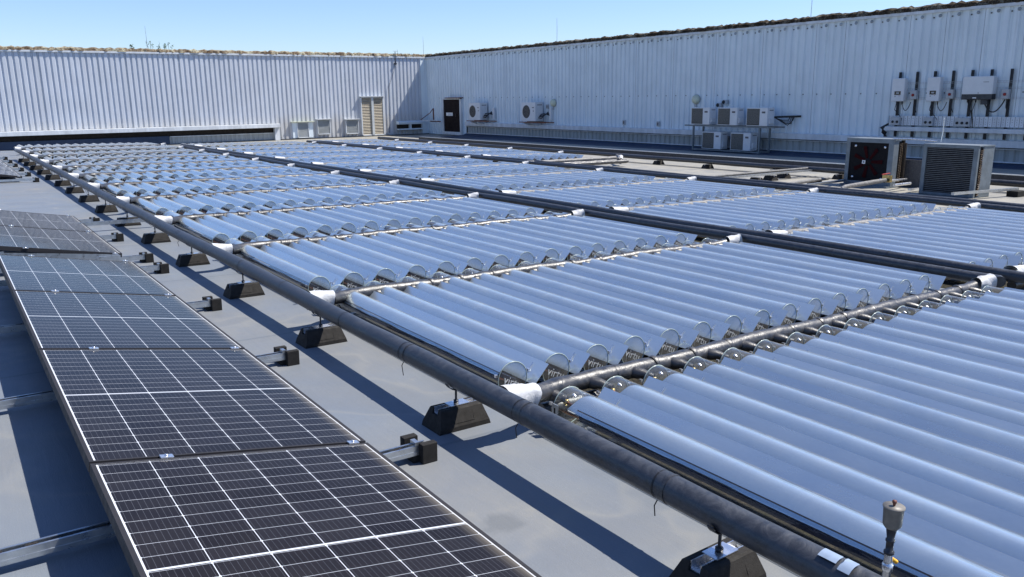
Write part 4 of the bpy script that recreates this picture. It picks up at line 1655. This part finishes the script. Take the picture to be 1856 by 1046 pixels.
# cream dishes
for (y, z, lab) in ((28.17, 1.13, 'round cream wall lamp above the second wall air conditioner'), (20.11, 1.24, 'round cream wall lamp above the left unit of the stand')):
    root = empty('wall_lamp', (XR - 0.02, y, z))
    m = MB()
    m.lathe([(0.0, -0.13), (0.09, -0.12), (0.145, -0.08), (0.16, 0.0)], (0, 0, 0), 22, 0, 'x')
    m.build('lamp_cover', M_DISH, root)
    m = MB()
    m.lathe([(0.165, -0.01), (0.165, 0.03), (0.0, 0.03)], (0, 0, 0), 22, 0, 'x')
    m.box((-0.03, -0.03, -0.28), (0.0, 0.03, -0.15), 0)
    m.build('lamp_base', M_GREYBOX, root)
    tag(root, lab, 'wall lamp', 'round wall lamps')
# small boxes and cameras
for (y, z, lab) in ((28.6, 0.97, 'small square junction box beside the second wall air conditioner'), (23.75, 0.39, 'small wall outlet, the left of two above the wall ledge'), (21.92, 0.37, 'small wall outlet, the right of two above the wall ledge')):
    root = empty('wall_box', (XR, y, z))
    m = MB()
    m.box((-0.05, -0.07, -0.09), (0.0, 0.07, 0.09), 0, None, 0.006)
    m.box((-0.055, -0.035, -0.05), (-0.0505, 0.035, 0.05), 1)
    m.build('box_body', [M_GREYBOX, M_INK], root)
    tag(root, lab, 'junction box', 'small boxes on the right wall')
for (y, z, lab) in ((19.05, 1.05, 'lower of two dark horn fittings above the air conditioner stand'), (18.80, 1.15, 'upper of two dark horn fittings above the air conditioner stand')):
    root = empty('horn_fitting', (XR, y, z))
    m = MB()
    m.box((-0.10, -0.10, -0.07), (0.0, 0.07, 0.07), 1, None, 0.006)
    m.lathe([(0.0, -0.13), (0.05, -0.13), (0.06, -0.10)], (0, 0.03, 0), 14, 0, 'x')
    m.build('horn_body', [M_CABLE, M_GREYBOX], root)
    tag(root, lab, 'horn', 'horn fittings')

# ------------------------------------------------------------------ inverters and cable tray
for i, y in enumerate((12.76, 12.28, 11.80, 11.32, 10.84, 10.37, 9.90, 9.42)):
    root = empty('wall_rail', (XR, y, 0.22))
    m = MB()
    m.box((-0.045, -0.03, 0.0), (-0.005, -0.022, 1.71), 0)
    m.box((-0.045, 0.022, 0.0), (-0.005, 0.03, 1.71), 0)
    m.box((-0.012, -0.022, 0.0), (-0.005, 0.022, 1.71), 0)
    m.box((-0.045, -0.006, 0.0), (-0.0405, 0.006, 1.71), 0)
    m.build('slotted_channel', M_DKSTEEL, root)
    tag(root, 'upright slotted rail of the inverter rack, %s from the left' % ORD[i], 'rail', 'upright rails behind the inverters')
for i, z in enumerate((1.63, 1.47, 1.23)):
    root = empty('wire_tray', (XR - 0.05, 12.5, z))
    m = MB()
    for dz in (-0.02, 0.02):
        m.box((-0.025, -4.5, dz), (-0.018, 0.0, dz + 0.006), 0)
    q = 0
    while q < 4.5:
        m.box((-0.0262, -q - 0.006, -0.02), (-0.0252, -q, 0.026), 0)
        q += 0.07
    m.build('wire_run', M_GREYBOX, root)
    tag(root, '%s horizontal wire tray behind the inverters' % ('upper', 'middle', 'lower')[i], 'wire tray', 'wire trays behind the inverters')


def cable_pts(a, b_, sag, n=10, out=-0.10):
    a, b_ = Vector(a), Vector(b_)
    return [a.lerp(b_, i / n) + Vector((0, 0, -sag * 4 * (i / n) * (1 - i / n))) for i in range(n + 1)]


def inverter(y0, y1, z0, z1, d_, label, big=False):
    yc = (y0 + y1) / 2
    root = empty('inverter', (XR - 0.06, yc, z0))
    w_ = abs(y0 - y1)
    h_ = z1 - z0
    m = MB()
    zl = h_ * 0.22 if big else 0.0
    m.box((-d_, -w_ / 2, zl), (0, w_ / 2, h_), 0, None, 0.018)
    if big:
        m.box((-d_ + 0.004, -w_ / 2 + 0.002, 0), (-0.002, w_ / 2 - 0.002, zl + 0.018), 1, None, 0.010)
    m.build('casing', [M_ACW, M_DKSTEEL], root)
    m = MB()
    if big:
        m.box((-d_ - 0.003, 0.0, 0.03), (-d_ + 0.004, 0.09, 0.055), 2)
        m.box((-d_ - 0.002, -w_ * 0.36, h_ * 0.74), (-d_ + 0.001, -w_ * 0.18, h_ * 0.76), 1)
        m.box((-d_ - 0.002, -w_ * 0.06, zl + 0.02), (-d_ + 0.001, -w_ * 0.04, zl + 0.05), 1)
    else:
        m.box((-d_ - 0.004, -w_ * 0.25, h_ * 0.28), (-d_ + 0.001, w_ * 0.24, h_ * 0.44), 0)
        m.box((-d_ - 0.0045, -w_ * 0.12, h_ * 0.33), (-d_ - 0.0041, w_ * 0.1, h_ * 0.39), 3)
        m.box((-d_ - 0.002, w_ * 0.14, h_ * 0.19), (-d_ + 0.001, w_ * 0.2, h_ * 0.24), 1)
        m.box((-d_ - 0.002, -w_ * 0.2, h_ * 0.235), (-d_ + 0.001, -w_ * 0.1, h_ * 0.25), 4)
    m.build('display', [M_SCREEN, M_INK, M_PAPER, M_GREYBOX, M_RED], root)
    m = MB()
    if big:
        for q in (0.25, 0.15, 0.05):
            m.tube([(-d_ * 0.5, q, 0.0), (-d_ * 0.5, q, -0.07)], 0.018, 8, 0)
            m.tube([(-d_ * 0.5, q, -0.05), (-d_ * 0.5, 0.10 + q * 0.2, -0.28), (-d_ * 0.5, 0.08, -0.50), (-d_ * 0.4, 0.06, -0.70)], 0.010, 6, 0)
        m.box((-d_ * 0.7, -w_ * 0.33, -0.12), (-d_ * 0.2, -w_ * 0.12, 0.0), 1)
        m.tube(cable_pts((-d_ * 0.45, -w_ * 0.24, -0.12), (-d_ * 0.45, -w_ * 0.24 - 0.46, -0.0), 0.24), 0.015, 7, 0)
    else:
        m.tube([(-d_ * 0.5, 0.05, 0), (-d_ * 0.5, 0.05, -0.05)], 0.016, 8, 0)
        m.tube([(-d_ * 0.5, 0.05, -0.04), (-d_ * 0.5, 0.09, -0.22), (-d_ * 0.5, -0.05, -0.36), (-d_ * 0.5, -0.14, -0.46), (-d_ * 0.4, -0.16, -0.62)], 0.010, 6, 0)
        m.tube([(-d_ * 0.5, -0.11, 0), (-d_ * 0.5, -0.11, -0.08)], 0.016, 8, 0)
        m.tube(cable_pts((-d_ * 0.5, -0.11, -0.08), (-d_ * 0.4, -0.34, -0.02), 0.19), 0.010, 6, 0)
    m.build('cables', [M_CABLE, M_DKSTEEL], root)
    tag(root, label, 'inverter', 'inverters on the right wall')
    return root


inverter(12.86, 12.50, 1.16, 1.77, 0.17, 'white upright inverter with a small screen, the left of the two small ones')
inverter(11.88, 11.54, 1.16, 1.78, 0.17, 'white upright inverter with a small screen, between the left one and the wide one')
inverter(10.95, 10.20, 1.20, 1.77, 0.20, 'wide white inverter with a dark grey lower band at the right', True)
for i, (y, z) in enumerate(((12.28, 1.33), (11.30, 1.34), (9.95, 1.33))):
    root = empty('isolator_switch', (XR - 0.05, y, z))
    m = MB()
    m.box((-0.11, -0.09, -0.115), (0.0, 0.09, 0.115), 0, None, 0.008)
    m.build('switch_box', M_GREYBOX, root)
    m = MB()
    m.lathe([(0.0, -0.035), (0.028, -0.035), (0.036, -0.02), (0.036, 0.0)], (-0.11, 0.0, -0.005), 14, 0, 'x')
    m.build('rotary_knob', M_RED, root)
    m = MB()
    m.tube([(-0.05, -0.03, -0.115), (-0.05, -0.035, -0.32), (-0.05, -0.10, -0.46)], 0.012, 6, 0)
    m.build('cable', M_CABLE, root)
    tag(root, 'grey isolator box with a red knob, %s of the three by the inverters' % ('left', 'middle', 'right')[i], 'isolator switch', 'isolator switches')
root = empty('cable_tray', (XR - 0.05, 12.9, 0.38))
m = MB()
m.box((-0.10, -5.2, 0.15), (-0.092, 0.0, 0.40), 0)
q = 0.0
while q < 5.2:
    m.box((-0.104, -q - 0.006, 0.152), (-0.1005, -q, 0.398), 1)
    m.box((-0.1035, -q - 0.055, 0.20), (-0.1005, -q - 0.045, 0.215), 1)
    m.box((-0.1035, -q - 0.055, 0.26), (-0.1005, -q - 0.045, 0.275), 1)
    m.box((-0.1035, -q - 0.055, 0.32), (-0.1005, -q - 0.045, 0.335), 1)
    q += 0.105
m.build('perforated_tray', [M_TRIM, M_DKSTEEL], root)
m = MB()
m.box((-0.24, -5.2, 0.0), (-0.02, 0.02, 0.11), 0, None, 0.006)
m.build('trunking', M_TRIM, root)
tag(root, 'perforated pale cable tray with trunking below the inverters', 'cable tray')
for i, (y, n) in enumerate(((12.67, 2), (11.75, 2), (10.86, 3))):
    root = empty('breaker_box', (XR - 0.15, y, 0.53))
    m = MB()
    w_ = 0.125 * n
    m.box((-0.10, -w_ / 2, 0.0), (0.0, w_ / 2, 0.22), 0, None, 0.006)
    m.build('box_body', M_GREYBOX, root)
    for q in range(n):
        m = MB()
        m.lathe([(0.0, -0.02), (0.030, -0.02), (0.036, 0.0)], (-0.10, w_ / 2 - 0.0625 - 0.125 * q, 0.09), 14, 0, 'x')
        m.build('dial', M_CABLE, root)
    tag(root, ('grey box with two black dials under the left inverter', 'grey box with two black dials under the middle inverter', 'grey box with three black dials under the wide inverter')[i], 'switch box', 'boxes with black dials')
root = empty('cable_bundle', (XR - 0.05, 13.02, 0.2))
m = MB()
for q in range(5):
    m.tube([(0.02, -0.02 + 0.02 * q, 0.0), (-0.10, 0.05 - 0.03 * q, 0.12), (-0.12, 0.02 + 0.02 * q, 0.25), (0.0, -0.06, 0.36)], 0.022, 7, 0)
m.build('cables', M_CABLE, root)
tag(root, 'loop of black cables at the left end of the trunking', 'cable')

# ------------------------------------------------------------------ fan unit and condenser on the roof
FX = 14.2
root = fe('fan_unit', FX, 8.80)
m = MB()
hw, H, D = 0.475, 0.86, 0.50
m.box((0, -hw, 0.0), (0.04, -hw + 0.10, H), 0)
m.box((0, hw - 0.075, 0.0), (0.04, hw, H), 0)
m.box((0, -hw + 0.10, H - 0.055), (0.04, hw - 0.075, H), 0)
m.box((0, -hw + 0.10, 0.0), (0.04, hw - 0.075, 0.09), 0)
m.box((0.0, -hw - 0.02, H), (D, hw, H + 0.022), 0)
m.box((-0.12, -hw, -0.0), (D, hw, 0.03), 0)
m.box((0.04, -hw, 0.03), (0.16, -hw + 0.006, H), 0)
m.box((0.04, hw - 0.006, 0.03), (D, hw, H), 0)
m.build('housing', M_CASE, root)
m = MB()
m.box((0.012, -hw + 0.10, 0.09), (0.02, hw - 0.075, H - 0.055), 0)
m.build('fan_plate', M_BLACKPL, root)
m = MB()
cyy, czz = 0.013, 0.45
for q in range(7):
    a = 2 * pi * q / 7 + 0.35
    d = Vector((0, cos(a), sin(a)))
    t = Vector((0, -sin(a), cos(a)))
    c0 = Vector((0.004, cyy, czz))
    m.add([c0 + d * 0.07 - t * 0.02, c0 + d * 0.07 + t * 0.025, c0 + d * 0.29 + t * 0.055 + Vector((-0.012, 0, 0)), c0 + d * 0.30 - t * 0.02 + Vector((-0.003, 0, 0))], [(0, 1, 2, 3)], 0)
m.build('fan_blades', M_FANRED, root)
m = MB()
m.lathe([(0.0, -0.02), (0.05, -0.02), (0.07, 0.0)], (0.005, cyy, czz), 16, 0, 'x')
m.build('fan_hub', M_BLACKPL, root)
m = MB()
m.box((-0.022, cyy + 0.035, czz - 0.035), (-0.018, cyy + 0.10, czz + 0.03), 0)
m.box((-0.0232, cyy + 0.055, czz - 0.018), (-0.0222, cyy + 0.08, czz + 0.012), 1)
m.build('label_plate', [M_PAPER, M_INK], root)
m = MB()
for (yy, zz) in ((0.29, 0.74), (-0.30, 0.73), (0.31, 0.16), (-0.27, 0.15)):
    m.lathe([(0.0, -0.012), (0.018, -0.010), (0.024, 0.0)], (0.01, yy, zz), 10, 0, 'x')
m.build('fixing_bolts', M_ALU, root)


def fin_coil(root, x0, x1, y0, y1, H, z0=0.05):
    m = MB()
    m.box((x0, y0 + 0.012, z0), (x1, y1, H), 0)
    m.build('coil_block', M_BLACKPL, root)
    m = MB()
    rr = random.Random(2)
    z = z0 + 0.02
    while z < H - 0.02:
        for q in range(2):
            xx = x0 + (x1 - x0) * (0.3 + 0.4 * q) + rr.uniform(-0.005, 0.005)
            pts = []
            for j in range(6):
                a = pi * j / 5
                pts.append((xx + 0.014 * cos(a), y0 + 0.01 - 0.022 * sin(a), z + 0.010 * (q % 2) + 0.004 * cos(a)))
            m.tube(pts, 0.0055, 6, 0)
        z += 0.030
    m.build('return_bends', M_BRONZE, root)


fin_coil(root, 0.17, 0.30, -hw, hw - 0.01, H - 0.02)
m = MB()
m.box((0.31, -hw - 0.01, 0.0), (0.345, -hw + 0.05, H), 0)
m.tube([(0.36, -hw - 0.02, 0.05), (0.36, -hw - 0.02, H - 0.05)], 0.018, 8, 1)
m.build('header_pipe', [M_BRONZE, M_BRONZE], root)
tag(root, 'square galvanised fan unit with dark red blades standing on the roof', 'fan unit')

root = fe('condenser_coil', 13.7, 7.05)
m = MB()
hw, H, D = 0.455, 0.83, 0.52
m.box((0, -hw, 0.0), (0.05, -hw + 0.075, H), 0)
m.box((0, hw - 0.065, 0.0), (0.05, hw, H), 0)
m.box((0, -hw + 0.075, H - 0.035), (0.05, hw - 0.065, H), 0)
m.box((0, -hw + 0.075, 0.0), (0.05, hw - 0.065, 0.05), 0)
m.box((0.0, -hw - 0.01, H), (D, hw, H + 0.018), 0)
m.box((0.17, -hw, 0.0), (D, -hw + 0.006, H), 0)
m.box((0.05, hw - 0.006, 0.0), (D, hw, H), 0)
m.box((0.0, -hw, 0.0), (D, hw, 0.012), 0)
m.build('housing', M_CASE, root)
m = MB()
m.box((0.035, -hw + 0.075, 0.05), (0.045, hw - 0.065, H - 0.035), 1)
z = 0.06
while z < H - 0.045:
    m.box((0.016, -hw + 0.075, z), (0.0345, hw - 0.065, z + 0.012), 0)
    z += 0.031
m.build('fin_grille', [M_SLAT, M_BLACKPL], root)
fin_coil(root, 0.055, 0.165, -hw, hw - 0.01, H - 0.02, 0.02)
tag(root, 'square condenser with fine dark fins and a galvanised case, right of the fan unit', 'condenser')
root = fe('paving_slab', 14.75, 8.12)
m = MB()
m.box((-0.03, -0.30, 0.0), (0.03, 0.30, 0.50), 0, None, 0.004)
m.build('slab', M_CONC, root, rot=(0, radians(3), 0))
tag(root, 'rough grey paving slab propped upright between the fan unit and the condenser', 'paving slab')
root = fe('white_pipe', 11.9, 7.9)
m = MB()
m.tube([(0.0, -0.10, 0.16), (0.25, 0.0, 0.17), (1.2, 0.10, 0.19), (1.65, 0.14, 0.20)], [0.025, 0.035, 0.040, 0.035], 12, 0)
m.build('lagging', M_FOILD, root)
m = MB()
m.tube([(1.6, 0.14, 0.20), (2.0, 0.16, 0.18), (2.6, 0.3, 0.16)], 0.02, 8, 0)
m.tube([(1.7, 0.0, 0.12), (2.3, 0.05, 0.12)], 0.025, 8, 0)
m.box((1.68, 0.08, 0.16), (1.76, 0.22, 0.28), 1)
m.tube([(1.55, 0.15, 0.30), (1.80, 0.16, 0.31)], 0.012, 6, 2)
m.box((1.9, -0.2, 0.03), (2.7, -0.14, 0.06), 0)
m.build('valves', [M_ALU, M_BRASS, M_RED], root)
tag(root, 'white lagged pipe with valves in front of the fan unit', 'pipe')
root = fe('floor_strut', 13.0, 6.55)
m = MB()
m.box((0.0, 0.0, 0.10), (1.75, 0.05, 0.14), 0)
m.build('steel_channel', M_GALV, root, rot=(0, 0, radians(-6)))
m = MB()
m.box((1.5, -0.28, 0.0), (1.8, -0.10, 0.098), 0, None, 0.006)
m.build('rubber_block', M_RUBBER, root)
tag(root, 'pale steel strut on a black block at the front of the condenser', 'strut')
root = fe('flexible_conduit', 13.95, 7.9)
m = MB()
m.tube([(0.25, 0.45, 0.89), (0.15, 0.1, 0.905), (0.05, -0.45, 0.885)], 0.012, 8, 0)
m.tube([(0.0, -0.55, 0.88), (0.01, -0.56, 1.05), (0.0, -0.56, 1.28)], 0.010, 6, 0)
m.build('conduit', M_ALU, root)
tag(root, 'thin bright conduit bridging the tops of the fan unit and the condenser', 'conduit')
